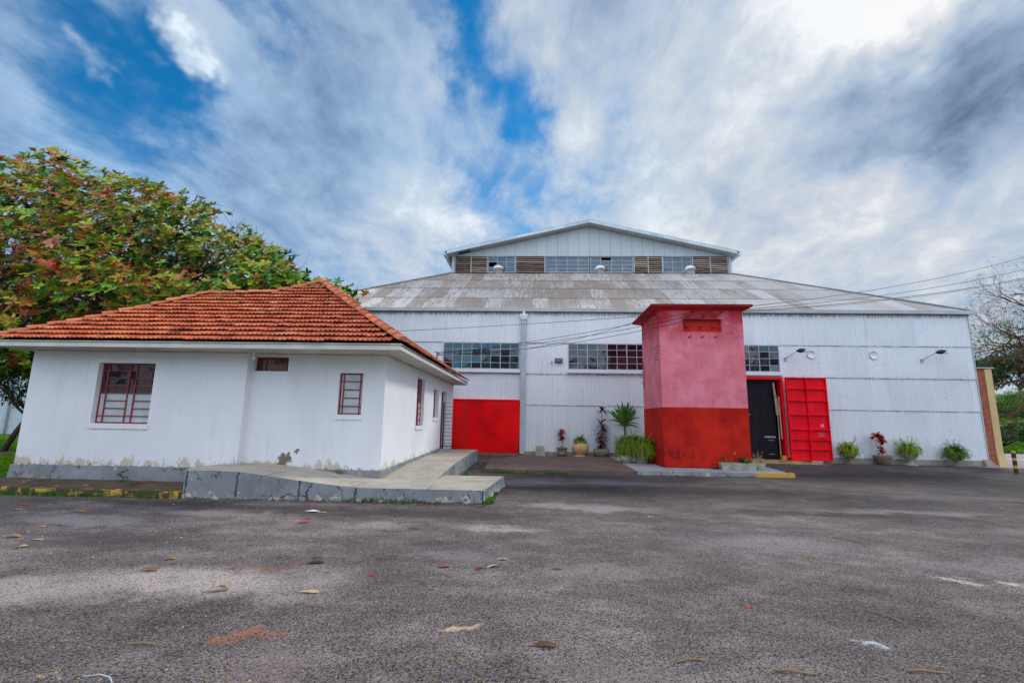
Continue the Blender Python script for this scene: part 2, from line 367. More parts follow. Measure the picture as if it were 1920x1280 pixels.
# painted corrugated sheet
def sheetwall():
    t = mat('painted_sheet', rough=.5, spec=.35); p = t.pos; z = t.xyz[2]
    st = t.noise(t.scale(p, (9, 1, .45)), 1.3, 6, .65)
    f = t.math('ADD', t.math('MULTIPLY', t.math('SUBTRACT', t.tone, .5), .07), t.ramp(st, [(.3, .93), (.5, 1.), (.7, 1.04)]))
    c = t.mix(1., (.76, .79, .82, 1), f, 'MULTIPLY')
    c = t.mix(t.math('MULTIPLY', t.rng(t.noise(p, .5, 4), .45, .7), .2), c, (.47, .53, .62, 1))
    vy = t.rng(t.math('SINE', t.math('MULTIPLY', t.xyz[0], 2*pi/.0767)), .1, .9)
    c = t.mix(t.math('MULTIPLY', vy, t.rng(z, 1.5, 5.5, .22, .02)), c, (.25, .26, .29, 1))  # shade of the rib valleys painted into the colour, stronger low down
    rs = t.noise(t.scale(p, (13, 1, .8)), 1.7, 6, .7)
    def near(zc, d_): return t.rng(t.math('SUBTRACT', zc, z), 0., d_, 1., 0.)
    top = t.math('MULTIPLY', t.rng(z, 6.35, 6.8), .33)
    m_ = t.rng(t.math('ADD', rs, top), .66, .82)
    c = t.mix(t.math('MULTIPLY', m_, .75), c, (.20, .145, .10, 1))
    band = t.math('MULTIPLY', t.rng(z, 3.55, 3.85), t.rng(z, 3.86, 3.9, 1., 0.))
    c = t.mix(t.math('MULTIPLY', t.math('MULTIPLY', t.rng(rs, .45, .7), band), .45), c, (.35, .24, .15, 1))
    low = t.rng(z, .15, .85, 1., 0.)
    c = t.mix(t.math('MULTIPLY', t.rng(t.math('ADD', rs, t.math('MULTIPLY', low, .17)), .74, .8), .6), c, (.16, .15, .13, 1))
    sp = t.rng(t.noise(t.scale(p, (20, 1, .7)), 1.1, 3, .6), .73, .78)
    c = t.mix(t.math('MULTIPLY', sp, .35), c, (.2, .2, .2, 1))
    jx = t.math('FRACT', t.math('DIVIDE', t.math('ADD', t.xyz[0], 100.), .72)); jl = t.math('MULTIPLY', t.rng(jx, .0, .035, 1., 0.), t.rng(t.noise(t.scale(p, (1.39, 1, .55)), 1.4, 4, .7), .50, .66))
    c = t.mix(t.math('MULTIPLY', jl, .55), c, (.10, .10, .11, 1))
    rr1 = t.rng(t.noise(t.scale(p, (3.2, 1, .9)), 1.4, 8, .75), .64, .72)
    c = t.mix(t.math('MULTIPLY', rr1, .30), c, (.42, .38, .34, 1))
    bl = t.vor(t.comb(t.math('DIVIDE', t.xyz[0], .36), 0., t.math('DIVIDE', z, .73)), 1., rand=.12)
    c = t.mix(t.math('MULTIPLY', t.rng(bl, .03, .06, 1., 0.), .6), c, (.14, .12, .11, 1))
    ln = None
    for zc in (2.345, 3.785, 5.265):
        q = t.rng(t.math('ABSOLUTE', t.math('SUBTRACT', z, zc-.012)), .008, .022, 1., 0.); ln = q if ln is None else t.math('MAXIMUM', ln, q)
    ln = t.math('MULTIPLY', ln, t.rng(t.noise(p, 2.6, 5, .7), .36, .56))
    c = t.mix(t.math('MULTIPLY', ln, .7), c, (.06, .055, .05, 1))
    col(t, c); return t
SHEET = sheetwall()
def roofsheet():
    t = mat('weathered_roof_sheet', rough=.55, spec=.35); p = t.pos
    rs = t.noise(t.scale(p, (7, .8, .8)), 1.2, 7, .7); big = t.noise(p, .35, 4, .6)
    c = t.ramp(t.math('ADD', t.math('MULTIPLY', t.tone, .6), t.math('MULTIPLY', t.noise(t.scale(p, (5, .6, .6)), 1., 5), .4)), [(.1, (.44, .41, .37)), (.5, (.60, .57, .52)), (.9, (.74, .72, .68))])
    thr = t.math('ADD', t.math('MULTIPLY', rs, .65), t.math('ADD', t.math('MULTIPLY', big, .3), t.math('MULTIPLY', t.tone, -.10)))
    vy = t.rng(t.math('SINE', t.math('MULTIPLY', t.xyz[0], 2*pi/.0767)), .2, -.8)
    c = t.mix(t.math('MULTIPLY', vy, .55), c, (.12, .10, .09, 1))  # roof rib valleys painted darker, standing in for shade between the ribs
    lft = t.rng(t.xyz[0], 3., 15., .05, -.10)
    c = t.mix(t.math('MULTIPLY', t.rng(t.math('ADD', thr, lft), .40, .50), .60), c, (.27, .19, .13, 1))
    col(t, c); return t
ROOFS = roofsheet()
GUT = simple('gutter_metal', (.42, .46, .50), .5, .0, .4, .18, 1.5)
FASC = simple('pale_blue_trim', (.52, .62, .66), .5, .0, .4, .12, 1.5)
SOFM = simple('grey_soffit_sheet', (.40, .41, .44), .6, 0., .3, .08, 2.)
GABLE = simple('gable_sheet', (.50, .54, .57), .55, 0., .3, .04, .6)
def woodm():
    t = mat('weathered_slats', rough=.85, spec=.1)
    n_ = t.noise(t.scale(t.pos, (1.5, 1, 22)), 1.6, 6, .7)
    c = t.ramp(t.math('ADD', t.math('MULTIPLY', n_, .7), t.math('MULTIPLY', t.tone, .35)), [(.3, (.11, .075, .06)), (.5, (.28, .20, .155)), (.75, (.46, .38, .32))])
    col(t, c); return t
WOOD = woodm()
def paint(name, rgb, r=.5, fade=(.0, .0, .0), famt=.2, streak=.12, sc=.8):
    t = mat(name, rough=r, spec=.12); p = t.pos
    c = t.mix(1., rgb+(1,), t.ramp(t.noise(p, sc, 6, .6), [(.3, 1-streak*1.8), (.5, 1.), (.7, 1+streak*1.5)]), 'MULTIPLY')
    c = t.mix(t.math('MULTIPLY', t.rng(t.noise(t.scale(p, (4, 4, .6)), 1.1, 6, .7), .5, .75), famt), c, fade+(1,))
    c = t.mix(t.rng(t.noise(p, 14, 6, .7), .73, .76), c, tuple(x*.35 for x in rgb)+(1,))
    col(t, c); bump(t, t.noise(p, 6, 4, .6), .006, .6); return t
GATER = paint('red_gate_paint', (.84, .002, .004), .6, (.62, .012, .02), .5, .17)
DOORR = paint('crimson_door_paint', (.84, .003, .016), .55, (.80, .06, .10), .35, .1)
BLACKD = paint('black_door', (.012, .012, .018), .6, (.05, .035, .035), .5, .3)
def towerm():
    t = mat('tower_paint', rough=.85, spec=.15); p = t.pos; z = t.xyz[2]
    n1 = t.noise(p, 1.3, 6, .62); st = t.noise(t.scale(p, (5, 5, .5)), 1.2, 6, .65)
    mod = t.ramp(t.math('ADD', t.math('MULTIPLY', n1, .6), t.math('MULTIPLY', st, .4)), [(.3, .80), (.5, 1.), (.7, 1.13)])
    pink = t.mix(t.rng(t.math('ADD', z, t.math('MULTIPLY', t.noise(p, 1.8, 5, .7), 1.4)), 4.75, 6.2), (.74, .20, .245, 1), (.46, .035, .045, 1))
    pink = t.mix(t.math('MULTIPLY', t.rng(t.noise(p, 2.2, 8, .74), .47, .66), .34), pink, (.52, .09, .10, 1))
    pink = t.mix(t.math('MULTIPLY', t.rng(n1, .45, .7), .5), pink, (.72, .29, .38, 1))
    red = t.mix(t.rng(t.noise(p, .9, 5, .6), .35, .65), (.36, .008, .006, 1), (.56, .022, .010, 1))
    bz = t.math('ADD', z, t.math('MULTIPLY', t.math('SUBTRACT', t.noise(p, 3., 3), .5), .02))
    c = t.mix(t.rng(bz, 2.155, 2.165), red, pink)
    c = t.mix(1., c, mod, 'MULTIPLY')
    d1 = t.math('MULTIPLY', t.rng(t.noise(t.scale(p, (1, 1, .8)), 3.4, 8, .75), .50, .56), t.math('MULTIPLY', t.rng(z, .45, 1.05, 1., 0.), t.rng(z, .28, .5)))
    d1 = t.math('MULTIPLY', d1, t.rng(t.xyz[0], 4.9, 6.2, 1., .15))
    c = t.mix(t.math('MULTIPLY', d1, .85), c, (.05, .015, .015, 1))
    dr = t.math('MULTIPLY', t.rng(t.noise(t.scale(p, (8, 8, .35)), 1.1, 6, .7), .55, .75), t.rng(z, 3.9, 5.6))
    c = t.mix(t.math('MULTIPLY', dr, .45), c, (.30, .07, .10, 1))
    ed = t.rng(t.math('ADD', z, t.math('MULTIPLY', t.noise(p, 7, 6, .7), .2)), .22, .28, 1., 0.)
    c = t.mix(t.math('MULTIPLY', ed, .8), c, (.06, .02, .015, 1))
    col(t, c); bump(t, t.noise(p, 14, 6, .7), .008, .8); return t
TOWER = towerm()
NICHE = paint('orange_red_paint', (.52, .035, .022), .8, (.3, .05, .03), .3)
SOFFR = paint('red_soffit', (.62, .02, .02), .7, (.3, .01, .015), .4, .2, 2.)
ROOFR = conc('stained_red_roof_edge', (.24, .022, .028), .5, (.022, .014, .016), 1., 3.)
FRAMER = simple('maroon_window_paint', (.30, .022, .035), .5, 0., .35, .2, 6.)
FRAMEG = simple('grey_window_steel', (.46, .46, .48), .55, 0., .3, .25, 3.)
DARKM = simple('dark_iron', (.035, .03, .035), .6, 0., .3, .2, 6.)
ALU = simple('spun_aluminium', (.62, .62, .62), .28, .95, .5, .12, 6.)
GREYM = simple('galvanised_grey', (.36, .37, .38), .45, .3, .4, .15, 5.)
WHITEM = simple('white_enamel', (.75, .75, .72), .4, 0., .4, .08, 5.)
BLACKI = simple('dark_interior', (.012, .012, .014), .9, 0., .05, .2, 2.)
CEMENT = simple('render_grey', (.3, .3, .3), .8)
SOILM = simple('potting_soil', (.05, .035, .022), .95, 0., .05, .4, 12., 30, .02)
WIREM = simple('black_cable', (.02, .02, .022), .6)
WALLINS = simple('plain_inner_wall', (.25, .25, .25), .9)
def glassm(name, tint, rgh=.05, milky=None):
    t = mat(name, tint, rgh, 0., .8); p = t.pos
    if milky:
        n_ = t.rng(t.noise(t.scale(p, (1, 1, .6)), 13, 6, .75), .66, .70)
        c = t.mix(t.rng(t.noise(p, 3.5, 5, .6), .3, .7), milky+(1,), tuple(x*.8 for x in milky)+(1,))
        col(t, t.mix(t.math('MULTIPLY', n_, .85), c, (.05, .05, .05, 1)))
    else:
        c = t.mix(t.rng(t.noise(p, 2.2, 5, .7), .45, .7), tint+(1,), tuple(min(1, x*1.7+.003) for x in tint)+(1,))
        col(t, c); rough(t, t.rng(t.noise(p, 4, 4), .3, .75, rgh, rgh+.08))
    if not milky:
        du = t.rng(t.noise(t.vm('ADD', p, t.comb(0., t.math('MULTIPLY', t.tone, 5.), 0.)), 1.3, 6, .75), .50, .66); c = t.mix(t.math('MULTIPLY', t.math('MULTIPLY', du, t.tone), .22), c, (.26, .30, .36, 1)); col(t, c)
    bump(t, t.noise(t.vm('ADD', p, t.comb(t.math('MULTIPLY', t.tone, 17.), 0., t.math('MULTIPLY', t.tone, 9.))), 1.7, 2), .012, .6)
    return t
GLASS = glassm('dark_window_glass', (.008, .014, .026), .02)
GLASSP = glassm('purple_tinted_glass', (.011, .004, .011))
GLASSC = glassm('clerestory_glass', (.05, .09, .14), .12)
MILK = glassm('frosted_pane', (.5, .5, .5), .45, (.48, .56, .57))
def planks(name, axis, rgb, pitch=.095):
    t = mat(name, rough=.75, spec=.2); u = t.xyz[axis]
    fr = t.math('FRACT', t.math('DIVIDE', u, pitch)); g = t.rng(fr, .0, .12, 1., 0.)
    c = t.mix(1., rgb+(1,), t.ramp(t.noise(t.pos, 2.5, 6, .65), [(.3, .75), (.6, 1.05)]), 'MULTIPLY')
    c = t.mix(t.math('MULTIPLY', t.rng(t.noise(t.pos, 5, 6, .7), .63, .70), .7), c, (.12, .10, .07, 1))
    col(t, t.mix(t.math('MULTIPLY', g, .75), c, (.10, .09, .075, 1))); bump(t, t.math('SUBTRACT', 1., g), .006); return t
SOFX = planks('soffit_boards_front', 0, (.62, .60, .53)); SOFY = planks('soffit_boards_side', 1, (.62, .60, .55))
FASCW = simple('cream_fascia', (.66, .64, .57), .7, 0., .2, .14, 2.5, 20)
def tilem():
    t = mat('clay_tiles', rough=.8, spec=.15); p = t.pos
    c = t.ramp(t.tone, [(0., (.34, .08, .045)), (.35, (.55, .135, .06)), (.7, (.70, .20, .085)), (1., (.80, .32, .15))])
    rt = t.rng(t.xyz[0], -9.5, -4., 0., 1.)
    c = t.mix(t.math('MULTIPLY', rt, .35), c, (.40, .10, .075, 1))
    c = t.mix(t.math('MULTIPLY', t.rng(t.noise(p, 1.9, 7, .74), .56, .66), .75), c, (.05, .022, .015, 1))
    li = t.rng(t.math('ADD', t.noise(p, 5.5, 7, .7), t.math('MULTIPLY', rt, .04)), .645, .70)
    c = t.mix(t.math('MULTIPLY', li, .7), c, (.50, .42, .34, 1))
    col(t, c); bump(t, t.noise(p, 30, 4, .7), .005, .7); return t
TILE = tilem(); TILEB = simple('dark_roof_underlay', (.025, .016, .013), .95, 0., .05)
RIDGE = simple('ridge_tile_clay', (.62, .20, .10), .8, 0., .15, .25, 4., 20, .01)
def brickm():
    t = mat('red_brick', rough=.85, spec=.15); p = t.pos
    u = t.math('ADD', t.xyz[0], t.xyz[1]); v = t.comb(u, t.xyz[2], 0.)
    bk = t.n('ShaderNodeTexBrick', Vector=v, Color1=(.50, .12, .045, 1), Color2=(.24, .05, .025, 1), Mortar=(.30, .25, .2, 1))
    bk.inputs['Scale'].default_value = 1.; bk.inputs['Brick Width'].default_value = .2; bk.inputs['Row Height'].default_value = .068
    bk.inputs['Mortar Size'].default_value = .007; bk.offset = .5
    c = t.mix(t.math('MULTIPLY', t.rng(t.noise(p, 3, 6, .7), .45, .7), .5), bk.outputs[0], (.42, .13, .07, 1))
    col(t, c); bump(t, bk.outputs['Fac'], -.012); return t
BRICK = brickm()
YELW = paint('ochre_wall_paint', (.62, .45, .22), .8, (.4, .27, .12), .35, .1)
GRASSG = mat('grass_ground', rough=.95, spec=.05)
_g = GRASSG.noise(GRASSG.pos, .5, 6, .65); _g2 = GRASSG.noise(GRASSG.pos, 5, 6, .75)
col(GRASSG, GRASSG.mix(GRASSG.rng(_g2, .35, .7), GRASSG.ramp(_g, [(.3, (.05, .12, .015)), (.55, (.10, .24, .02)), (.75, (.18, .32, .04))]), (.02, .045, .008, 1)))
bump(GRASSG, GRASSG.noise(GRASSG.pos, 12, 6, .75), .08, .8)
def leafm(name, stops, trans=.25, rgh=.5, spec=.3):
    t = mat(name, rough=rgh, spec=spec)
    c = t.ramp(t.tone, stops); c = t.mix(1., c, t.ramp(t.noise(t.obj, 9, 3), [(.3, .75), (.7, 1.25)]), 'MULTIPLY')
    col(t, c)
    tr = t.n('ShaderNodeBsdfTranslucent', Color=c); mx = t.n('ShaderNodeMixShader', _0=trans)
    t.nt.links.new(t.b.outputs[0], mx.inputs[1]); t.nt.links.new(tr.outputs[0], mx.inputs[2])
    o = [n for n in t.nt.nodes if n.type == 'OUTPUT_MATERIAL'][0]; t.nt.links.new(mx.outputs[0], o.inputs[0]); return t
ALM = leafm('almond_leaves', [(0., (.010, .035, .012)), (.22, (.035, .13, .02)), (.42, (.14, .36, .02)), (.54, (.42, .50, .03)), (.63, (.50, .34, .04)), (.74, (.46, .19, .03)), (.86, (.30, .10, .035)), (.94, (.55, .05, .015)), (1., (.55, .26, .14))], .22, .4, .3)
GRN = leafm('green_leaves', [(0., (.02, .07, .018)), (.5, (.07, .19, .03)), (1., (.20, .36, .06))])
FERN = leafm('fern_fronds', [(0., (.02, .08, .008)), (.5, (.15, .30, .02)), (1., (.48, .52, .05))], .35)
REDL = leafm('red_leaves', [(0., (.03, .008, .012)), (.5, (.14, .012, .022)), (1., (.55, .04, .06))])
REDB = leafm('bright_red_leaves', [(0., (.12, .01, .012)), (.5, (.40, .02, .02)), (1., (.62, .08, .05))])
DRY = leafm('dry_leaf', [(0., (.07, .035, .02)), (.3, (.22, .11, .045)), (.5, (.42, .20, .06)), (.7, (.55, .42, .24)), (.85, (.48, .06, .04)), (1., (.20, .03, .05))], .1, .7, .2)
GRS = leafm('grass_blades', [(0., (.04, .13, .01)), (.5, (.15, .38, .02)), (1., (.36, .55, .06))], .35, .7, .1)
FARL = leafm('far_leaves', [(0., (.02, .05, .02)), (.5, (.045, .10, .035)), (1., (.11, .18, .05))], .15, .8, .1)
BARK = simple('bark', (.10, .075, .06), .95, 0., .05, .35, 3., 12, .03)
BARKR = simple('red_brown_bark', (.16, .09, .065), .95, 0., .05, .35, 3., 12, .03)
TWIGM = simple('dry_twig', (.33, .22, .12), .9, 0., .1, .3, 9.)
for _n in list(globals()):
    if isinstance(globals()[_n], NT) and hasattr(globals()[_n], 'm'): globals()[_n] = globals()[_n].m
rnd = random.Random(7)
# ------------------------------------------------------------ ground and roads
def gz(x, y):
    """terrain: flat yard, a grassy bank rising to the right beyond the road"""
    t = max(0., min(1., (y+ .55*(x-30) - 36)/30.)); t = t*t*(3-2*t)
    r = max(0., min(1., (x-24)/8.))
    far = max(0., min(1., (y-150)/600.))
    return -.03 + r*t*5.0*(1-far) + far*2.
mb = MB(); xs = [-1500, -600, -250, -120, -60]+[-40+4*i for i in range(36)]+[110, 130, 160, 220, 400, 800, 1500]; ys = [-400, -100, -30]+[-10+4*i for i in range(34)]+[140, 170, 220, 400, 800, 1500]
n = len(ys)
mb.add([(x, y, gz(x, y)+(.25*(mnoise.noise(Vector((x*.11, y*.11, 0)))) if x > 34 and y > 42 else 0)) for x in xs for y in ys],
       [(i*n+j, (i+1)*n+j, (i+1)*n+j+1, i*n+j+1) for i in range(len(xs)-1) for j in range(n-1)], .5, True)
struct(mb.build('ground', GRASSG))
mb = MB()
mb.add([(-60, -40, 0), (60, -40, 0), (60, 9.18, 0), (-60, 9.18, 0)], [(0, 1, 2, 3)])
mb.add([(-6.9, 9.18, 0), (60, 9.18, 0), (60, 19.2, 0), (-6.9, 19.2, 0)], [(0, 1, 2, 3)])
mb.add([(-3.6, 19.2, 0), (18.6, 19.2, 0), (19.0, 21.7, 0), (-3.6, 21.7, 0)], [(0, 1, 2, 3)])
struct(mb.build('asphalt_yard', A))
struct(MB().add([(18.6, 19.2, .0), (60, 19.2, .0), (60, 21.6, .0), (19.1, 21.6, .0)], [(0, 1, 2, 3)]).add([(-4, 21.7, .004), (19.2, 21.7, .004), (19.2, 22.5, .004), (-4, 22.5, .004)], [(0, 1, 2, 3)]).build('pavement', SLAB))
mb = MB(); ny = 9
mb.box(19.0, 60, 19.2, 19.34, -.2, .07); struct(mb.build('kerb', BASEC))
struct(MB().add([(19, 21.6, .0), (70, 21.6, .0), (70, 34.2, .0), (19, 34.2, .0)], [(0, 1, 2, 3)]).build('road', PINKROAD))
struct(MB().box(20, 70, 27.6, 27.75, .004, .008).build('road_marking', WHITEM))
struct(MB().add([(-60, 17.4, .004), (-12.6, 17.4, .004), (-12.6, 19.0, .004), (-60, 19., .004)], [(0, 1, 2, 3)]).build('path', conc('garden_path', (.22, .17, .14), .3, (.1, .08, .06), .6).m))
# strip of mossy dirt behind the worn kerb, left
mb = MB(); 
xs = [-20+.25*i for i in range(53)]; rowsY = [9.36, 9.6, 9.9, 10.2, 10.64]; n = len(rowsY)
mb.add([(x, y, .10+.03*mnoise.noise(Vector((x*2, y*3, 0)))+(.02 if y > 9.9 else -.01)) for x in xs for y in rowsY], [(i*n+j, (i+1)*n+j, (i+1)*n+j+1, i*n+j+1) for i in range(len(xs)-1) for j in range(n-1)], .5, True)
struct(mb.build('dirt_strip', DIRT))
mb = MB(); x = -20.
while x < -6.9:
    x2 = min(x+1.0, -6.88); r_ = rnd.uniform(-.015, .015)
    mb.hexa([(x, 9.17+r_, -.05), (x2-.012, 9.17+r_, -.05), (x2-.012, 9.37, -.05), (x, 9.37, -.05)], [(x, 9.20+r_, .125+r_), (x2-.012, 9.20+r_, .12), (x2-.012, 9.37, .125), (x, 9.37, .13)]); x = x2
struct(mb.build('kerb', KWORN))
# brown slab before the red gate, grey platform round the tower with its kerb
mb = MB(); mb.hexa([(-1.55, 15.08, -.05), (3.18, 15.16, -.05), (3.30, 21.3, -.05), (-1.65, 18.2, -.05)], [(-1.55, 15.08, .115), (3.18, 15.16, .12), (3.30, 21.3, .12), (-1.65, 18.2, .115)])
mb.hexa([(-1.65, 18.202, -.05), (3.3, 21.302, -.05), (1.2, 22.0, -.05), (-.75, 22.0, -.05)], [(-1.65, 18.202, .115), (3.3, 21.302, .12), (1.2, 22.0, .06), (-.75, 22., .10)])
struct(mb.build('concrete_slab', SLAB))
struct(MB().box(-3.6, -.75, 20.6, 22.15, -.05, .14).box(-1.9, -.75, 19.4, 20.598, -.05, .02).build('gate_threshold', SLAB))
mb = MB(); mb.hexa([(3.20, 15.38, -.05), (8.0, 15.72, -.05), (8.5, 18.7, -.05), (3.34, 21.4, -.05)], [(3.20, 15.38, .12), (8.0, 15.72, .12), (8.5, 18.7, .12), (3.34, 21.4, .12)])
struct(mb.build('platform', PAVE))
def kerb_run(pts, m, h=.125):
    mb = MB()
    for (a, b) in zip(pts, pts[1:]):
        a = Vector(a); b = Vector(b); d = (b-a).normalized(); nrm = Vector((-d.y, d.x)); 
        q = [a, b, b+nrm*.13, a+nrm*.13]
        mb.hexa([(v.x, v.y, -.05) for v in q], [(v.x+(nrm.x*.02 if i < 2 else 0), v.y+(nrm.y*.02 if i < 2 else 0), h) for i, v in enumerate(q)])
    return mb.build('kerb', m)
kp = [(3.2, 15.25), (4.15, 15.31), (4.165, 15.312), (5.1, 15.38), (5.115, 15.381), (6.1, 15.45), (6.115, 15.451), (6.9, 15.51)]
struct(kerb_run(kp[0:2], PLINTH)); 
for i in (2, 4, 6): struct(kerb_run(kp[i:i+2], PLINTH))
struct(kerb_run([(6.91, 15.51), (7.5, 15.555), (8.0, 15.60), (8.16, 15.66), (8.22, 15.80), (8.24, 16.0)], KYEL, .124))
struct(MB().hexa([(9.1, 21.2, -.05), (12.4, 20.9, -.05), (12.4, 22.1, -.05), (9.1, 22.1, -.05)], [(9.1, 21.2, .012), (12.3, 21.0, .01), (11.6, 22.1, .10), (9.1, 22.1, .12)]).build('door_apron', paint('worn_yellow_apron', (.36, .25, .10), .85, (.16, .12, .08), .8, .3, 2.).m))

# ------------------------------------------------------------ warehouse
wh = empty('warehouse', (3.4, 22.2, 0), 'large white corrugated sheet warehouse with raised louvred roof lantern behind the red tower', 'warehouse')
FY = 22.2; WL = .0767; AMP = .0095
def corr(mb, x0, x1, z0, z1, y, lean=.026, amp=AMP):
    n = max(2, int((x1-x0)/WL*6)); vs = []; base = len(mb.v)
    for i in range(n+1):
        x = x0+(x1-x0)*i/n; d = amp*sin(2*pi*x/WL)
        vs += [(x, y+d, z0), (x, y+lean+d, z1)]
    for i in range(n):
        xm = x0+(x1-x0)*(i+.5)/n
        sh = int((xm+100)//.72); h = (math.sin(sh*12.9898+int(z0*7)*78.233)*43758.5453) % 1
        mb.add([vs[2*i], vs[2*i+2], vs[2*i+3], vs[2*i+1]], [(0, 1, 2, 3)], h)
mb = MB()
rows = [(.18, 2.36), (2.33, 3.80), (3.77, 5.28), (5.25, 6.86)]
WX0, WX1 = -12.9, 19.78
op = [(-4.40, -.74, 3.96, 5.27), (1.53, 5.2, 3.98, 5.27), (7.60, 11.24, 3.98, 5.27), (9.30, 11.27, 0, 3.76)]
for k, (a, b) in enumerate(rows):
    yk = FY-.028
    hs = [(h[0], h[1], max(h[2], a), min(h[3], b)) for h in op if min(h[3], b)-max(h[2], a) > .05]
    us = sorted({WX0, WX1, *[h[0] for h in hs], *[h[1] for h in hs]})
    for u0, u1 in zip(us, us[1:]):
        cuts = [h for h in hs if h[0] <= u0+1e-6 and u1 <= h[1]+1e-6]
        zs = [(a, b)]
        for h in cuts:
            nz = []
            for (p, q) in zs:
                if h[2] > p+.02: nz.append((p, min(q, h[2])))
                if h[3] < q-.02: nz.append((max(p, h[3]), q))
            zs = nz
        for (p, q) in zs: corr(mb, u0, u1, p, q, yk)
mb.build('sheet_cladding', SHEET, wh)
mb = MB()
for k, (a, b) in enumerate(rows[:-1]):
    mb.box(WX0, 1.5 if k == 2 else 9.25, FY+.02, FY+.03, b-.03, b-.01)
mb2 = MB(); mb2.box(WX0, WX0+.1, FY+.1, FY+40, 0, 6.8); mb2.box(WX1-.05, WX1, FY+.03, FY+40, 0, 6.85); mb2.box(WX0, WX1, FY+39.9, FY+40, 0, 6.8)
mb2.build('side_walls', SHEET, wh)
# dark inside so openings read as depth
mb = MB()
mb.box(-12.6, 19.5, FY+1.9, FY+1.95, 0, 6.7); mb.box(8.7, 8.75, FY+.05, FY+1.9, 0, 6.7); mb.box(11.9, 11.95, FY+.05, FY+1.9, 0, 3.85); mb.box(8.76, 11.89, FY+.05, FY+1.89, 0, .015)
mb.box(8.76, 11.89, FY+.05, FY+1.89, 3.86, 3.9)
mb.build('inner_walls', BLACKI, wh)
# plinth
mb = MB(); x = -.45
while x < 19.7:
    x2 = min(x+rnd.uniform(1.6, 3.), 19.72)
    if x2 > 9.25 and x < 11.4:
        if x < 9.25: mb.box(x, 9.25, FY-.14, FY-.035, -.03, .235)
        x = 11.4; continue
    mb.box(x, x2-.01, FY-.14, FY-.035, -.03, .235+rnd.uniform(-.01, .015)); x = x2
mb.hexa([(19.45, FY-.36, -.03), (19.95, FY-.36, -.03), (19.95, FY-.142, -.03), (19.45, FY-.142, -.03)], [(19.47, FY-.2, .30), (19.72, FY-.2, .30), (19.72, FY-.142, .30), (19.47, FY-.142, .30)])
mb.build('plinth', BASEC, wh)
# corner flashing
MB().box(WX1+.002, WX1+.05, FY-.05, FY+.4, .2, 6.78).build('corner_flashing', GUT, wh)
# roof
def ytop(x):
    if x < -5.55: return max(0., (x+13.0)/7.45*7.5)
    if x > 12.4: return max(0., (19.95-x)/7.55*7.5)
    return 7.5
RS = (11.1-6.93)/7.5
mb = MB(); cuts_ = [0, 1.85, 3.75, 5.6, 7.5]
n = int((19.95+13.0)/WL*6)
for k in range(4):
    for i in range(n):
        xa = -13.0+32.95*i/n; xb = -13.0+32.95*(i+1)/n; xm = (xa+xb)/2
        ya0 = cuts_[k]-(.12 if k else .05); e = cuts_[k+1]
        ta = min(e, ytop(xa)); tb = min(e, ytop(xb))
        if ta <= ya0 or tb <= ya0: continue
        sh = int((xm+100)//.78); h = (math.sin(sh*12.9898+k*78.233)*43758.5453) % 1
        l0 = .014+.004*k if k else .0
        def q(x, yy, lift): d = .014*sin(2*pi*x/WL); return (x, FY+yy-.0, 6.93+RS*yy+d+lift)
        mb.add([q(xa, ya0, .02), q(xb, ya0, .02), q(xb, tb, 0), q(xa, ta, 0)], [(0, 1, 2, 3)], h)
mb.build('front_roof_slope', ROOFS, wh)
mb = MB()
mb.quad((-13, FY, 6.93), (-13, FY+40, 6.93), (-5.55, FY+32.5, 11.1), (-5.55, FY+7.5, 11.1), .4)
mb.quad((19.95, FY, 6.93), (12.4, FY+7.5, 11.1), (12.4, FY+32.5, 11.1), (19.95, FY+40, 6.93), .4)
mb.quad((-13, FY+40, 6.93), (19.95, FY+40, 6.93), (12.4, FY+32.5, 11.1), (-5.55, FY+32.5, 11.1), .4)
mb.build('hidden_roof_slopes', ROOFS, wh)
for a, b in (((-13., FY-.02, 6.95), (-5.55, FY+7.5, 11.12)), ((19.98, FY-.02, 6.95), (12.4, FY+7.5, 11.12))): 
    a = Vector(a); b = Vector(b); d = (b-a).normalized(); s_ = Vector((d.y, -d.x, 0)).normalized()*.13
    mb = MB(); mb.add([a-s_, a+s_, b+s_, b-s_, a-s_+Vector((0, 0, .045)), a+s_+Vector((0, 0, .045)), b+s_+Vector((0, 0, .045)), b-s_+Vector((0, 0, .045))], [(0, 1, 5, 4), (1, 2, 6, 5), (2, 3, 7, 6), (3, 0, 4, 7), (4, 5, 6, 7)]); mb.build('hip_cap', GUT, wh)
mb = MB(); x = -13.05
while x < 20.05:
    x2 = min(x+3.45, 20.06); mb.box(x, x2-.012, FY-.19, FY-.03, 6.76+rnd.uniform(-.006, .006), 6.915+rnd.uniform(-.004, .004)); x = x2
g_ = mb.build('gutter', GUT, wh)
mb = MB(); mb.box(-.68, -.46, FY-.19, FY-.035, .12, 3.9).box(-.675, -.465, FY-.185, FY-.035, 3.903, 6.36)
dp = mb.build('downpipe', GUT, wh)
MB().hexa([(-.72, FY-.21, 6.36), (-.42, FY-.21, 6.36), (-.42, FY-.03, 6.36), (-.72, FY-.03, 6.36)], [(-.76, FY-.24, 6.55), (-.38, FY-.24, 6.55), (-.38, FY-.03, 6.55), (-.76, FY-.03, 6.55)]).box(-.74, -.40, FY-.22, FY-.03, 6.553, 6.62).box(-.62, -.5, FY-.18, FY-.06, 6.623, 6.755).build('rain_head', WHITEM, dp)
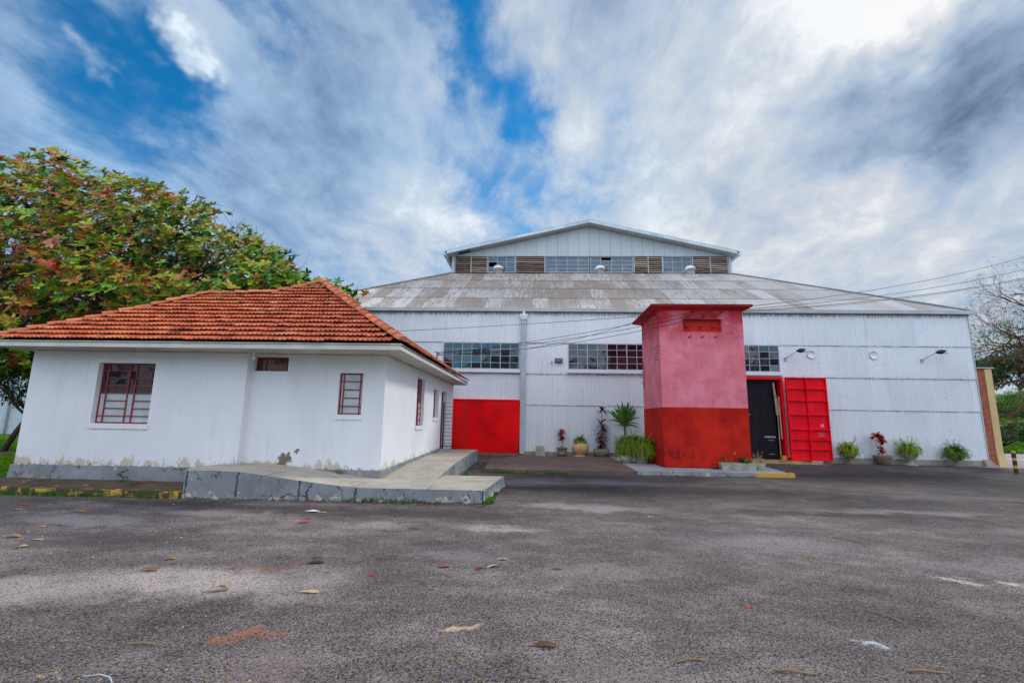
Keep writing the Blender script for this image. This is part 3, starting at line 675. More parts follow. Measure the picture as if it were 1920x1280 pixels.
# steel windows
def steel(name, parent, x0, x1, z0, z1, y, nc, nr, fm, gm, heavy=(), bar=.022, sill=True, gfun=None):
    f = MB(); d = .05
    f.box(x0, x1, y-.02, y+d, z0, z0+.05); f.box(x0, x1, y-.02, y+d, z1-.05, z1); f.box(x0, x0+.045, y-.02, y+d, z0+.051, z1-.051); f.box(x1-.045, x1, y-.02, y+d, z0+.051, z1-.051)
    cw = (x1-x0)/nc; rh = (z1-z0)/nr
    for i in range(1, nc):
        b_ = bar*(1.7 if i in heavy else 1); f.box(x0+i*cw-b_/2, x0+i*cw+b_/2, y-.012-(.004 if i in heavy else 0), y+.02, z0+.051, z1-.051)
    for j in range(1, nr): f.box(x0+.046, x1-.046, y-.008, y+.018, z0+j*rh-bar/2, z0+j*rh+bar/2)
    fr = f.build(name, fm, parent)
    by = {}
    for i in range(nc):
        for j in range(nr):
            m = gfun(i, j) if gfun else gm
            if m is None: continue
            g = by.setdefault(m.name, (MB(), m))[0]; rx = rnd.uniform(-.008, .008); rz = rnd.uniform(-.006, .006)
            a, b, c, e = x0+i*cw, x0+(i+1)*cw, z0+j*rh, z0+(j+1)*rh; yy = y+.012
            g.quad((a, yy-rx, c), (b, yy+rx, c), (b, yy+rx+rz, e), (a, yy-rx+rz, e), rnd.random())
    for k, (g, m) in by.items(): g.build('pane', m, fr)
    if sill:
        s_ = MB(); s_.box(x0-.03, x1+.03, y-.14, y+.03, z0-.15, z0-.004); s_.build('sill', SHEET if sill is True else sill, fr)
    return fr
steel('window', wh, -4.40, -.74, 3.97, 5.265, FY-.02, 8, 4, FRAMEG, GLASS, (2, 4, 6))
steel('window', wh, 1.53, 5.2, 3.99, 5.265, FY-.02, 8, 4, FRAMEG, GLASS, (2, 4, 6), gfun=lambda i, j: GLASSP if i >= 4 else GLASS)
steel('window', wh, 7.60, 11.24, 3.99, 5.265, FY-.02, 8, 4, FRAMEG, GLASS, (2, 4, 6))
# backs of windows dark
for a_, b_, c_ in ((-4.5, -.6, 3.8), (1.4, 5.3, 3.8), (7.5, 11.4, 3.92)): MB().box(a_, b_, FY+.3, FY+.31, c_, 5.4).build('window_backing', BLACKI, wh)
# lantern
LY = 29.7
lan = empty('roof_lantern', (3.42, LY, 11.1)); lan.parent = wh; lan.location = Vector((3.42, LY, 11.1))-wh.location
ORG[lan.name] = Vector((3.42, LY, 11.1))
def lpart(mb, name, m): return mb.build(name, m, lan)
edges = [-5.35, -3.18, -1.35, .57, 3.46, 6.28, 8.12, 9.99, 12.26]
kinds = 'LWLWWLWL'
mb = MB()
for i, k in enumerate(kinds):
    a, b = edges[i], edges[i+1]
    if k == 'L':
        m_ = MB(); z = 11.10; nn = 8; h = 1.07/nn
        for j in range(nn):
            zz = 11.12+j*h; ncut = [a+.04, (a+b)/2, b-.04] if i in (0, 5, 7) else [a+.03, b-.03]
            for u, v in zip(ncut, ncut[1:]):
                dz_ = rnd.uniform(-.012, .012)
                m_.hexa([(u, LY-.13, zz+dz_), (v, LY-.13, zz-dz_), (v, LY+.02, zz+.045-dz_), (u, LY+.02, zz+.045+dz_)], [(u, LY-.12, zz+.082+dz_), (v, LY-.12, zz+.082-dz_), (v, LY+.03, zz+.127-dz_), (u, LY+.03, zz+.127+dz_)], rnd.random())
        m_.build('louvre', WOOD, lan)
        for u in ([a+.02, b-.02] + ([(a+b)/2] if i in (0, 5, 7) else [])): MB().box(u-.025, u+.025, LY-.15, LY-.005, 11.1, 12.2).build('louvre_post', GUT, lan)
    else:
        nc = 3 if i in (1, 6) else 4
        steel('lantern_window', lan, a+.03, b-.03, 11.12, 12.2, LY-.06, nc, 3 if nc == 3 else 4, FRAMEG, GLASSC, (), .03, False, gfun=(lambda i_, j_, i=i: None if (i == 1 and i_ == 0 and j_ == 1) or (i == 4 and i_ in (1, ) and j_ == 3) else GLASSC))
MB().box(-5.5, 12.4, LY+.35, LY+.4, 11., 12.3).build('inner_screen', BLACKI, lan)
for u0, u1 in ((-5.52, -5.37), (12.28, 12.43)): MB().box(u0, u1, LY-.2, LY+.1, 11.05, 12.3).build('corner_post', GUT, lan)
for u0, u1 in ((-5.5, -5.44), (12.36, 12.42)): MB().box(u0, u1, LY+.11, LY+25, 11.05, 12.3).build('lantern_side', GUT, lan)
# gable: sheet with joints, peak
PK = (3.40, 14.25)
def gablez(x, off=0.): return PK[1]+off-abs(x-PK[0])/9.0*(PK[1]-12.20)
mb = MB(); n = 26
for i in range(n):
    a = -5.5+17.9*i/n; b = -5.5+17.9*(i+1)/n-.012
    for (u, v) in (((a, min(b, PK[0])), (max(a, PK[0]), b)) if a < PK[0] < b else ((a, b), (None, None))):
        if u is None: continue
        y_ = LY-.10-.004*(i % 2)
        mb.quad((u, y_, 12.2), (v, y_, 12.2), (v, y_, gablez(v)), (u, y_, gablez(u)), rnd.random())
mb.build('gable_sheet', GABLE, lan)
mb = MB(); mb.box(-5.45, 12.35, LY-.16, LY-.10, 12.195, 12.235); mb.build('sill_trim', GUT, lan)
def raker(name, m, y0, y1, zo0, zo1, ext=.28, skip=None):
    for sx in (-1, 1):
        mb = MB(); xe = PK[0]+sx*(9.0+ext); ze = PK[1]-(9.0+ext)/9.0*(PK[1]-12.20)
        nseg = 12
        for k in range(nseg):
            if skip and sx == skip[0] and k == skip[1]: continue
            a_, b_ = k/nseg, (k+1)/nseg-.001
            p = [(PK[0]+(xe-PK[0])*t_, PK[1]+(ze-PK[1])*t_) for t_ in (a_, b_)]
            mb.hexa([(p[0][0], y0, p[0][1]+zo0), (p[1][0], y0, p[1][1]+zo0), (p[1][0], y1, p[1][1]+zo0), (p[0][0], y1, p[0][1]+zo0)],
                    [(p[0][0], y0, p[0][1]+zo1), (p[1][0], y0, p[1][1]+zo1), (p[1][0], y1, p[1][1]+zo1), (p[0][0], y1, p[0][1]+zo1)], rnd.random())
        mb.build(name, m, lan)
raker('verge_soffit', SOFM, LY-.72, LY-.08, .03, .06, .28, (-1, 10))
raker('verge_trim', FASC, LY-.80, LY-.722, .0, .17)
raker('lantern_roof', GUT, LY-.79, LY+25, .171, .215, .32)
for sx in (-1, 1):
    mb = MB(); xe = PK[0]+sx*9.30; ze = PK[1]-9.3/9.0*(PK[1]-12.2)
    mb.hexa([(xe-.10, LY-.8, ze-.05), (xe+.10, LY-.8, ze-.05), (xe+.10, LY+25, ze-.05), (xe-.1, LY+25, ze-.05)], [(xe-.13+.0, LY-.8, ze+.16), (xe+.13, LY-.8, ze+.16), (xe+.13, LY+25, ze+.16), (xe-.13, LY+25, ze+.16)]); mb.build('eaves_gutter', FASC, lan)
# gates and doors
mb = MB(); x = -3.95
for u0, u1 in ((-3.95, -2.62), (-2.615, -.72)): mb.box(u0, u1, FY-.15, FY-.06, .15, 2.49)
gt = mb.build('gate', GATER, wh)
MB().box(-3.95, -.715, FY-.17, FY-.055, 2.493, 2.56).box(-.716, -.70, FY-.17, FY-.05, .15, 2.49).box(-2.63, -2.605, FY-.158, FY-.151, .16, 2.48).build('gate_rail', GATER, gt)
mb = MB(); mb.box(9.3, 11.27, FY-.10, FY+.25, 3.66, 3.78); mb.box(11.16, 11.28, FY-.10, FY+.25, .12, 3.658)
mb.build('door_frame', DOORR, wh)
MB().box(11.0, 11.17, FY-.14, FY+.1, 0.01, .27).build('door_stop', KYEL, wh)
bd = MB().box(9.45, 10.98, FY+.16, FY+.21, .14, 3.6).build('black_inner_door', BLACKD, wh)
MB().box(9.62, 9.80, FY+.13, FY+.158, 2.05, 2.075).box(9.79, 9.81, FY+.10, FY+.158, 2.03, 2.09).build('door_handle', GREYM, bd)
mb = MB()
def strip(mb, x0, x1, z0, z1, y, nn=9):
    for k in range(nn):
        a = x0+(x1-x0)*k/nn; b = x0+(x1-x0)*(k+.93)/nn; j1, j2 = rnd.uniform(-.4, .3)*(z1-z0)*.5, rnd.uniform(-.2, .3)*(z1-z0)*.5
        mb.quad((a, y, z0-j1), (b, y, z0+j2), (b, y, z1+j1), (a, y, z1-j2))
STK = simple('faded_sticker', (.34, .35, .42), .7).m
strip(mb, 10.42, 10.90, 1.04, 1.12, FY+.157, 7); strip(mb, 10.57, 10.80, .92, .945, FY+.157, 12); mb.build('door_sticker', STK, bd)
mb = MB(); strip(mb, 10.58, 10.81, .31, .335, FY+.157, 12)
mb.build('door_sticker', STK, bd)
m_ = MB()
m_.hexa([(10.99, FY+.02, .2), (11.03, FY+.02, .2), (11.03, FY+.06, .2), (10.99, FY+.06, .2)], [(10.985, FY+.02, 2.2), (11.02, FY+.02, 2.2), (11.02, FY+.06, 2.2), (10.985, FY+.06, 2.2)])
m_.hexa([(10.93, FY+.0, 2.05), (11.08, FY+.0, 2.05), (11.08, FY+.03, 2.05), (10.93, FY+.03, 2.05)], [(10.86, FY+.0, 3.55), (10.92, FY+.0, 3.55), (10.92, FY+.03, 3.55), (10.86, FY+.03, 3.55)])
m_.hexa([(11.06, FY-.03, 1.0), (11.12, FY-.03, 1.0), (11.12, FY-.01, 1.0), (11.06, FY-.01, 1.0)], [(11.04, FY-.03, 2.9), (11.10, FY-.03, 2.9), (11.10, FY-.01, 2.9), (11.04, FY-.01, 2.9)])
m_.build('broken_timber', conc('splintered_timber', (.42, .30, .22), .4, (.2, .14, .1), .6, 4.).m, wh)
# red sliding door leaf with flat ribs
dx0, dx1, dz0, dz1 = 11.30, 13.07, .10, 3.75; y0 = FY-.22
sd = MB().box(dx0, dx1, y0, y0+.03, dz0, dz1).build('sliding_door', DOORR, wh)
mb = MB(); yb = y0-.095
for u in (dx0, (dx0+dx1)/2-.02, dx1-.045): mb.box(u, u+.045, yb, y0-.002, dz0, dz1)
for z in (dz0, .56, .98, 1.42, 2.07, 2.69, 3.22, dz1-.04): mb.box(dx0+.046, (dx0+dx1)/2-.021, yb+.006, y0-.002, z, z+.035); mb.box((dx0+dx1)/2+.026, dx1-.046, yb+.006, y0-.002, z, z+.035)
mb.build('door_rib', DOORR, sd)
MB().tube([(dx0+.14, yb-.03, 1.10), (dx1-.06, yb-.03, 1.09)], .014, 8).build('door_bolt', simple('pale_red_bar', (.70, .25, .22)).m if False else DOORR, sd)
def text(body, size, loc, m, parent, name='lettering'):
    cu = bpy.data.curves.new('t', 'FONT'); cu.body = body; cu.size = size; cu.extrude = .002; cu.align_x = 'CENTER'; cu.align_y = 'CENTER'
    o = bpy.data.objects.new('t', cu); COL.objects.link(o); bpy.context.view_layer.update()
    me = bpy.data.meshes.new_from_object(o.evaluated_get(bpy.context.evaluated_depsgraph_get())); bpy.data.objects.remove(o)
    me.transform(Matrix.Rotation(pi/2, 4, 'X')); me.materials.clear(); me.materials.append(m)
    q = bpy.data.objects.new(name, me); COL.objects.link(q); q.parent = parent; q.location = Vector(loc)-ORG[parent.name]; return q
text('18', .17, (12.76, y0-.006, 1.62), WHITEM, sd)
PINKT = simple('faded_pink_paint', (.72, .30, .34)).m
text('Z0014', .10, (12.70, y0-.006, 1.28), PINKT, sd); text('20019', .10, (12.70, y0-.006, 1.17), PINKT, sd)
# round vent covers
for cx in (12.67, 15.44):
    m_ = MB(); m_.lathe([(0, 0), (.165, 0), (.17, .02), (.19, .02), (.19, .0)], (0, 0, 0), 28)
    v = [(cx+a, FY-.045-c, 4.84+b) for a, b, c in m_.v]; m_.v = v; o = m_.build('vent_cover', SHEET, wh)
    r_ = MB(); pts = [(cx+.185*cos(t), FY-.05, 4.84+.185*sin(t)) for t in [2*pi*k/28 for k in range(2, 22)]]; r_.tube(pts, .008, 5).build('vent_rim', DARKM, o)

# things fixed to the warehouse
def wall_lamp(px, pz, hx, hz, label):
    r_ = empty('wall_lamp', (px, FY-.02, pz), label, 'wall lamp', 'arm lamps on the white sheet wall')
    a = Vector((px, FY-.02, pz)); b = Vector((hx-.12, FY-.50, hz-.06)); 
    MB().tube([a+Vector((0, -.02, 0)), b], .016, 8).build('arm', GREYM, r_)
    MB().box(px-.05, px+.05, FY-.06, FY-.02, pz-.10, pz+.07).build('bracket', GREYM, r_)
    d = Vector((1, -.5, .12)).normalized()
    m_ = MB(); pts = [b-d*.03, b+d*.07, b+d*.16, b+d*.28, b+d*.38]; m_.tube(pts, [.03, .085, .10, .075, .02], 12); m_.build('lamp_head', DARKM, r_)
    g = MB(); c = b+d*.30+Vector((0, 0, -.045)); g.tube([c-d*.12, c-d*.06, c+d*.06, c+d*.12], [.02, .06, .06, .02], 12); g.build('lamp_glass', WHITEM, r_)
wall_lamp(11.50, 4.62, 11.92, 4.98, 'outdoor lamp on a bent arm above the open crimson door')
wall_lamp(17.52, 4.62, 17.95, 4.98, 'outdoor lamp on a bent arm near the right end of the white sheet wall')
fl = empty('floodlight', (1.09, FY-.03, 4.41), 'small black floodlight box mounted on white sheet between the two long windows', 'floodlight')
MB().box(.93, 1.27, FY-.15, FY-.03, 4.32, 4.52).build('housing', DARKM, fl); MB().box(.97, 1.23, FY-.156, FY-.151, 4.36, 4.49).build('glass', GLASSC, fl)
cp = empty('cable_clamp', (.76, FY-.03, 4.34), 'tiny dark cable clamp with a rust stain left of the black floodlight', 'cable clamp')
MB().box(.74, .79, FY-.07, FY-.02, 4.26, 4.40).build('plate', GREYM, cp)
def turbine(x, label):
    z0 = 6.93+RS*(28.9-FY)
    r_ = empty('roof_ventilator', (x, 28.9, z0), label, 'roof ventilator', 'spinning roof ventilators on the grey roof')
    MB().box(x-.42, x+.42, 28.55, 29.3, z0-.16, z0+.02).build('base_flashing', ROOFS, r_)
    MB().lathe([(.27, -.2), (.25, .22), (.30, .24), (.30, .27)], (x, 28.9, z0), 20).build('neck', ALU, r_)
    m_ = MB(); nv = 26
    for k in range(nv):
        t0 = 2*pi*k/nv; prev = None
        for j in range(9):
            ph = -.62+1.95*j/8; rr = .42*cos(ph); zz = .47+.26*sin(ph)*1.05
            tt = t0+.25*j/8
            p0 = (x+rr*cos(tt), 28.9+rr*sin(tt), z0+zz); r2 = rr*.965; p1 = (x+r2*cos(tt+.27), 28.9+r2*sin(tt+.27), z0+zz)
            if prev: m_.add([prev[0], prev[1], p1, p0], [(0, 1, 2, 3)], rnd.random(), True)
            prev = (p0, p1)
    m_.build('vanes', ALU, r_)
    MB().lathe([(.0, .745), (.13, .735), (.15, .70), (.15, .69)], (x, 28.9, z0), 20).build('top_cap', ALU, r_)
turbine(-2.36, 'silver turbine ventilator at the left of the grey roof, under the broken pane')
turbine(4.06, 'silver turbine ventilator in the middle, below the wide central lantern glazing')
turbine(9.62, 'silver turbine ventilator at the right of the grey roof, beside the right louvre')

# ------------------------------------------------------------ tower
TX0, TX1, TY0, TY1 = 4.42, 7.34, 16.8, 19.6
tw = empty('transformer_tower', (5.9, 18.2, .12), 'tall square pink rendered tower with dark red lower half and flat roof', 'tower')
mb = MB(); holes_wall(mb, '-Y', TY0, .16, TX0, TX1, .10, 5.60, [(5.25, 6.60, 4.82, 5.29)])
mb.quad((TX0, TY0+.0, .1), (TX0, TY1, .1), (TX0, TY1, 5.60), (TX0, TY0, 5.60)); mb.quad((TX1, TY0, .1), (TX1, TY0, 5.60), (TX1, TY1, 5.60), (TX1, TY1, .1)); mb.quad((TX0, TY1, .1), (TX1, TY1, .1), (TX1, TY1, 5.60), (TX0, TY1, 5.60))
mb.build('wall', TOWER, tw)
nb = MB().box(5.2, 6.65, TY0+.165, TY0+.18, 4.77, 5.34).build('niche_back', NICHE, tw)
ox = .27
mb = MB(); mb.hexa([(TX0-.0, TY0-.0, 5.601), (TX1, TY0, 5.601), (TX1, TY1, 5.601), (TX0, TY1, 5.601)], [(TX0-ox-.03, TY0-ox+.03, 5.699), (TX1+ox-.03, TY0-ox+.03, 5.699), (TX1+ox-.03, TY1+ox, 5.699), (TX0-ox-.03, TY1+ox, 5.699)])
mb.build('soffit', SOFFR, tw)
MB().box(TX0-ox-.06, TX1+ox, TY0-ox, TY1+ox, 5.70, 5.775).build('roof_slab', ROOFR, tw)
def insul(x, z, y, up):
    m_ = MB(); d = Vector((0, -1, .25 if up else -.05)).normalized(); a = Vector((x, y, z)); ring = [(.0, .025), (.05, .025), (.055, .06), (.07, .06), (.08, .035), (.10, .06), (.115, .06), (.125, .03), (.15, .02)]
    m_.tube([a+d*t for t, _ in ring], [q for _, q in ring], 12); m_.build('insulator', NICHE, tw)
for x in (5.42, 5.89, 6.36): insul(x, 5.05, TY0+.16, False)
for x in (5.41, 5.92, 6.38):
    m_ = MB(); m_.tube([(x, TY0, 5.36), (x, TY0-.14, 5.38), (x+.01, TY0-.16, 5.50)], [.02, .02, .012], 8); m_.tube([(x, TY0-.15, 5.42), (x, TY0-.15, 5.45), (x, TY0-.15, 5.49), (x, TY0-.15, 5.52)], [.02, .045, .045, .02], 10); m_.build('wire_hook', NICHE, tw)
for x in (5.46, 5.91, 6.37): MB().tube([(x-.03, TY0, 4.63), (x+.03, TY0-.12, 4.66)], [.028, .022], 8).build('pipe_stub', NICHE, tw)
m_ = MB()
for i in range(3):
    for j in range(5): m_.box(TX0-.004, TX0-.001, 17.2+i*.14, 17.25+i*.14, 4.32-j*.12, 4.39-j*.12)
m_.build('air_holes', BLACKI, tw)
m_ = MB(); m_.tube([(TX0-.05, 19.3, 4.05), (TX0-.05, 19.3, 2.95)], .012, 6); m_.tube([(TX0-.16, 19.3, 4.0), (TX0-.0, 19.3, 4.0)], .01, 6)
for k in range(4): m_.tube([(TX0-.14, 19.3, 3.85-k*.22), (TX0-.0, 19.3, 3.85-k*.22)], .01, 6)
m_.build('climbing_iron', FRAMER, tw)
MB().box(TX0-.9+.72, TX0+.05, TY0-.0+.4, TY0+.44, 5.49, 5.52).build('roof_bracket', DARKM, tw)

# ------------------------------------------------------------ brick wall end, bollard
bw = empty('brick_wall', (20.2, 23.5, 0), 'narrow red brick wall end with ochre side joined to the right corner of the warehouse', 'wall')
MB().box(19.84, 20.17, FY-.02, FY+1.2, 0, 4.28).build('brick_face', BRICK, bw)
MB().box(20.173, 20.47, FY-.05, FY+1.2, 0, 4.26).hexa([(20.17, FY-.12, 0), (20.55, FY-.12, 0), (20.55, FY-.052, 0), (20.17, FY-.052, 0)], [(20.18, FY-.06, .55), (20.46, FY-.06, .55), (20.46, FY-.052, .55), (20.18, FY-.052, .55)]).build('ochre_face', YELW, bw)
MB().box(19.80, 20.55, FY-.10, FY+1.25, 4.283, 4.33).build('coping', GUT, bw)
MB().tube([(20.0, FY+.1, 4.33), (20.1, FY+.1, 4.42), (20.3, FY+.1, 4.44), (20.42, FY+.1, 4.36)], .012, 6).build('loose_wire', DARKM, bw)
bo = empty('bollard', (17.95, 19.05, 0), 'thin round bollard with black and yellow bands at the yard corner', 'bollard')
m_ = MB()
m_.lathe([(.0, .82), (.05, .82), (.062, .79), (.062, 0)], (17.95, 19.05, 0), 16); m_.build('post', KYEL, bo)
for z in (.0, .29, .56):
    MB().lathe([(.0645, z+.17), (.0645, z)], (17.95, 19.05, 0), 16).build('black_band', DARKM, bo)
# ------------------------------------------------------------ house
hs = empty('tiled_house', (-7, 13, 0), 'low white rendered house with orange clay tile roof and maroon windows', 'house')
LYw, RYw, SX, BY = 10.65, 10.85, -3.48, 20.10
ZT = 3.07
def T_(z): return z
W1 = (-10.31, -8.92, 1.37, 2.78); W2 = (-6.66, -5.83, 2.65, 2.99); W3 = (-4.575, -4.01, 1.67, 2.63)
SW1 = (13.88, 14.84, 1.40, 2.82); SW2 = (16.22, 17.11, 1.66, 2.63); SD = (17.6, 18.63, .47, 2.64)
mb = MB()
holes_wall(mb, '-Y', LYw, .22, -11.98, -6.70, .10, ZT, [W1])
holes_wall(mb, '-Y', RYw, .16, -6.70, SX, .10, ZT, [W2, W3])
mb.quad((-6.70, LYw, .1), (-6.70, RYw, .1), (-6.70, RYw, ZT), (-6.70, LYw, ZT))
holes_wall(mb, '+X', SX, .20, RYw, BY, .10, ZT, [SW1, SW2, SD])
mb.quad((-11.98, LYw, .1), (-11.98, 15.0, .1), (-11.98, 15., ZT), (-11.98, LYw, ZT)); mb.quad((-11.98, 15, .1), (-9.6, 15, .1), (-9.6, 15, ZT), (-11.98, 15, ZT))
mb.quad((-9.6, 15, .1), (-9.6, BY, .1), (-9.6, BY, ZT), (-9.6, 15, ZT)); mb.quad((-9.6, BY, .1), (SX, BY, .1), (SX, BY, ZT), (-9.6, BY, ZT))
mb.build('wall', PLAST, hs)
# plinth, 3 cm proud
mb = MB()
mb.hexa([(-12.06, LYw-.06, -.05), (-6.72, LYw-.06, -.05), (-6.72, LYw-.002, -.05), (-12.06, LYw-.002, -.05)], [(-12.03, LYw-.03, .40), (-6.72, LYw-.03, .43), (-6.72, LYw-.002, .44), (-12.03, LYw-.002, .41)])
mb.box(-12.06, -11.982, LYw-.001, 15.0, -.05, .41)
mb.hexa([(-6.69, RYw-.035, 0), (SX+.035, RYw-.035, 0), (SX+.035, RYw-.002, 0), (-6.69, RYw-.002, 0)], [(-6.69, RYw-.03, .43), (SX+.03, RYw-.03, .43), (SX+.03, RYw-.002, .435), (-6.69, RYw-.002, .435)])
mb.hexa([(SX+.002, RYw-.001, 0), (SX+.035, RYw-.001, 0), (SX+.035, 17.5, 0), (SX+.002, 17.5, 0)], [(SX+.002, RYw-.001, .43), (SX+.03, RYw-.001, .43), (SX+.03, 17.5, .56), (SX+.002, 17.5, .56)])
mb.build('plinth', PLINTH, hs)
def hwin(face, plane, w, vx, hz, part, milk_rows, nr, sillw=.0, sill=True, inset=.1):
    """vx: vertical bar fractions; hz: list of (row fraction, [(u0frac,u1frac)...])"""
    u0, u1, z0, z1 = w; U = lambda f: u0+(u1-u0)*f; Z = lambda f: z0+(z1-z0)*f
    d0 = inset
    def bx(mb, a, b, d_0, d_1, c, e, tone=.5):
        if face == '-Y': mb.box(a, b, plane+d_0, plane+d_1, c, e, tone)
        else: mb.box(plane-d_1, plane-d_0, a, b, c, e, tone)
    f = MB(); t = .035
    bx(f, u0+.002, u1-.002, d0, d0+.045, z0+.002, z0+t); bx(f, u0+.002, u1-.002, d0, d0+.045, z1-t, z1-.002); bx(f, u0+.002, u0+t, d0+.001, d0+.044, z0+t, z1-t); bx(f, u1-t, u1-.002, d0+.001, d0+.044, z0+t, z1-t)
    for v in vx: bx(f, U(v)-.011, U(v)+.011, d0-.012, d0+.03, z0+t, z1-t)
    for zf, spans in hz:
        for a, b in spans: bx(f, max(U(a), u0+t), min(U(b), u1-t), d0-.018, d0+.026, Z(zf)-.010, Z(zf)+.010)
    fr = f.build(part, FRAMER, hs)
    a_ = sorted([0, 1]+list(vx)); gA = MB(); gB = MB()
    for i in range(len(a_)-1):
        for j in range(nr):
            g = gB if j < milk_rows else gA
            aa, bb, cc, dd = U(a_[i]), U(a_[i+1]), Z(j/nr), Z((j+1)/nr); e = rnd.uniform(-.003, .003); y_ = d0+.012
            P4 = [(aa, y_-e, cc), (bb, y_+e, cc), (bb, y_+e*.5, dd), (aa, y_-e, dd)]
            P4 = [(p[0], plane+p[1], p[2]) if face == '-Y' else (plane-p[1], p[0], p[2]) for p in P4]
            g.add(P4, [(0, 1, 2, 3)], rnd.random())
    if gA.f: gA.build('pane', GLASS, fr)
    if gB.f: gB.build('frosted_pane', MILK, fr)
    m = MB(); bx(m, u0+.01, u1-.01, .157 if face == '-Y' and plane > 10.7 else .196, .21, z0, z1) if False else None
    if sill:
        m = MB(); bx(m, u0-.03, u1+.03, -.03, .10, z0-.115, z0-.001); m.build('sill', PLAST, fr)
    return fr
hz8 = [(1/8, [(0, 1)]), (7/8, [(0, .5), (.5, 1)]), (4/8, [(0, 1)])]+[(k/8, [(.12, .5), (.62, 1)]) for k in (2, 3, 5, 6)]
hwin('-Y', LYw, W1, [.12, .5, .62], hz8, 'window', 4, 8, inset=.12)
hwin('-Y', RYw, W2, [.28, .9], [(.55, [(0, 1)])], 'window', 0, 1, sill=False, inset=.1)
hwin('-Y', RYw, W3, [.16, .86], [(.2, [(0, 1)]), (.4, [(.16, .86)]), (.6, [(.16, .86)]), (.8, [(0, 1)])], 'window', 5, 5, inset=.07)
hwin('+X', SX, SW1, [.12, .5, .62], hz8, 'window', 4, 8, inset=.10)
hwin('+X', SX, SW2, [.16, .86], [(.2, [(0, 1)]), (.4, [(.16, .86)]), (.6, [(.16, .86)]), (.8, [(0, 1)])], 'window', 5, 5, inset=.14)
m_ = MB(); m_.box(SX-.18, SX-.14, SD[0]+.01, SD[0]+.06, SD[2], SD[3]-.01).box(SX-.18, SX-.14, SD[1]-.06, SD[1]-.01, SD[2], SD[3]-.01).box(SX-.18, SX-.14, SD[0]+.061, SD[1]-.061, SD[3]-.07, SD[3]-.01)
df = m_.build('door_frame', FRAMER, hs)
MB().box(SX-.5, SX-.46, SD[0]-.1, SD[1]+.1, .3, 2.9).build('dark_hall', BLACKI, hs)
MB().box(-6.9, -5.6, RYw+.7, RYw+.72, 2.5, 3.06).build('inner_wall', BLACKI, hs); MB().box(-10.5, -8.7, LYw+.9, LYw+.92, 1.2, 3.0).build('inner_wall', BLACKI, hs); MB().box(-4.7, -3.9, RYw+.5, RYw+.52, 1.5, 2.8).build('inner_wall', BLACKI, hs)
# open iron grille gate at the side door
gr = MB(); gx0, gx1, gy = SX-.02, -2.62, 18.25
gr.tube([(gx0, gy, .60), (gx0, gy, 2.24), (gx1, gy, 2.24), (gx1, gy, .62), (gx0, gy, .60)], .017, 6)
for k in range(11): gr.tube([(gx0, gy, .70+k*.138), (gx1, gy, .70+k*.138)], .0085, 5)
gr.tube([(gx0, gy, .5), (gx0, gy, 2.24)], .028, 6)
gg = gr.build('grille_gate', DARKM, hs)
MB().box(gx1-.10, gx1-.03, gy-.02, gy+.02, 1.90, 1.95).build('latch', DARKM, gg)
# eaves
EX0, EX1, EY0, EY1 = -12.22, -2.92, 9.96, 20.2
MB().add([(EX0, EY0, ZT), (EX1, EY0, ZT), (SX+.0, RYw, ZT-.002), (SX, RYw, ZT-.002), (-11.98, RYw, ZT-.002), (EX0, RYw, ZT)], [(0, 1, 2, 4, 5)]).build('front_soffit', SOFX, hs)
MB().add([(EX1, EY0, ZT+.001), (EX1, EY1, ZT+.001), (SX, EY1, ZT+.001), (SX, RYw, ZT+.001)], [(0, 1, 2, 3)]).build('side_soffit', SOFY, hs)
mb = MB(); x = EX0
mb.box(EX0-.02, -8.2, EY0-.025, EY0-.002, ZT-.012, ZT+.125).box(-8.196, EX1+.024, EY0-.027, EY0-.002, ZT-.014, ZT+.125)
mb.box(EX1+.001, EX1+.024, EY0, EY1, ZT-.012, ZT+.125).box(EX1-.56, EX1, EY1, EY1+.02, ZT-.012, ZT+.2)
mb.box(EX0-.02, EX0, EY0, 15.3, ZT-.012, ZT+.125)
mb.build('fascia', FASCW, hs)
MB().box(SX-.001, SX+.025, RYw+.0, BY, ZT-.035, ZT-.003).box(-11.9, -6.71, LYw-.022, LYw-.001, ZT-.03, ZT-.003).box(-6.69, SX, RYw-.022, RYw-.001, ZT-.03, ZT-.003).build('cornice_strip', SOFX, hs)
# roof planes
K = .65; RZ = 3.215
P_L = (EX0-.05, 9.92, RZ-.0); P_R = (EX1+.05, 9.92, RZ); fz = lambda y: RZ+K*(y-9.92)
P2 = (-9.23, 12.61); P3 = (-7.72, 12.68); P4 = (-6.52, 13.61); P5 = (-6.52, 16.5)
V3 = lambda p: (p[0], p[1], fz(p[1]))
ru = MB(); dn = .06
def low(p): return (p[0], p[1], p[2]-dn)
A2, A3, A4 = V3(P2), V3(P3), V3(P4); A5 = (P5[0], P5[1], A4[2]); RB = (EX1+.05, 20.2, RZ); BL = (EX0-.05, 15.3, RZ); MBk = (-9.9, 20.2, RZ); BM = (-9.0, 15.3, RZ)
ru.add([low(q) for q in (P_L, P_R, A4, A3, A2)], [(0, 1, 2, 3, 4)]); ru.add([low(q) for q in (P_R, RB, A5, A4)], [(0, 1, 2, 3)])
ru.add([low(q) for q in (P_L, A2, BL)], [(0, 1, 2)]); ru.add([low(q) for q in (BL, A2, A3, BM)], [(0, 1, 2, 3)]); ru.add([low(q) for q in (A3, A4, A5, MBk, BM)], [(0, 1, 2), (0, 2, 3), (0, 3, 4)]); ru.add([low(q) for q in (A5, RB, MBk)], [(0, 1, 2)])
roofo = ru.build('roof', TILEB, hs)
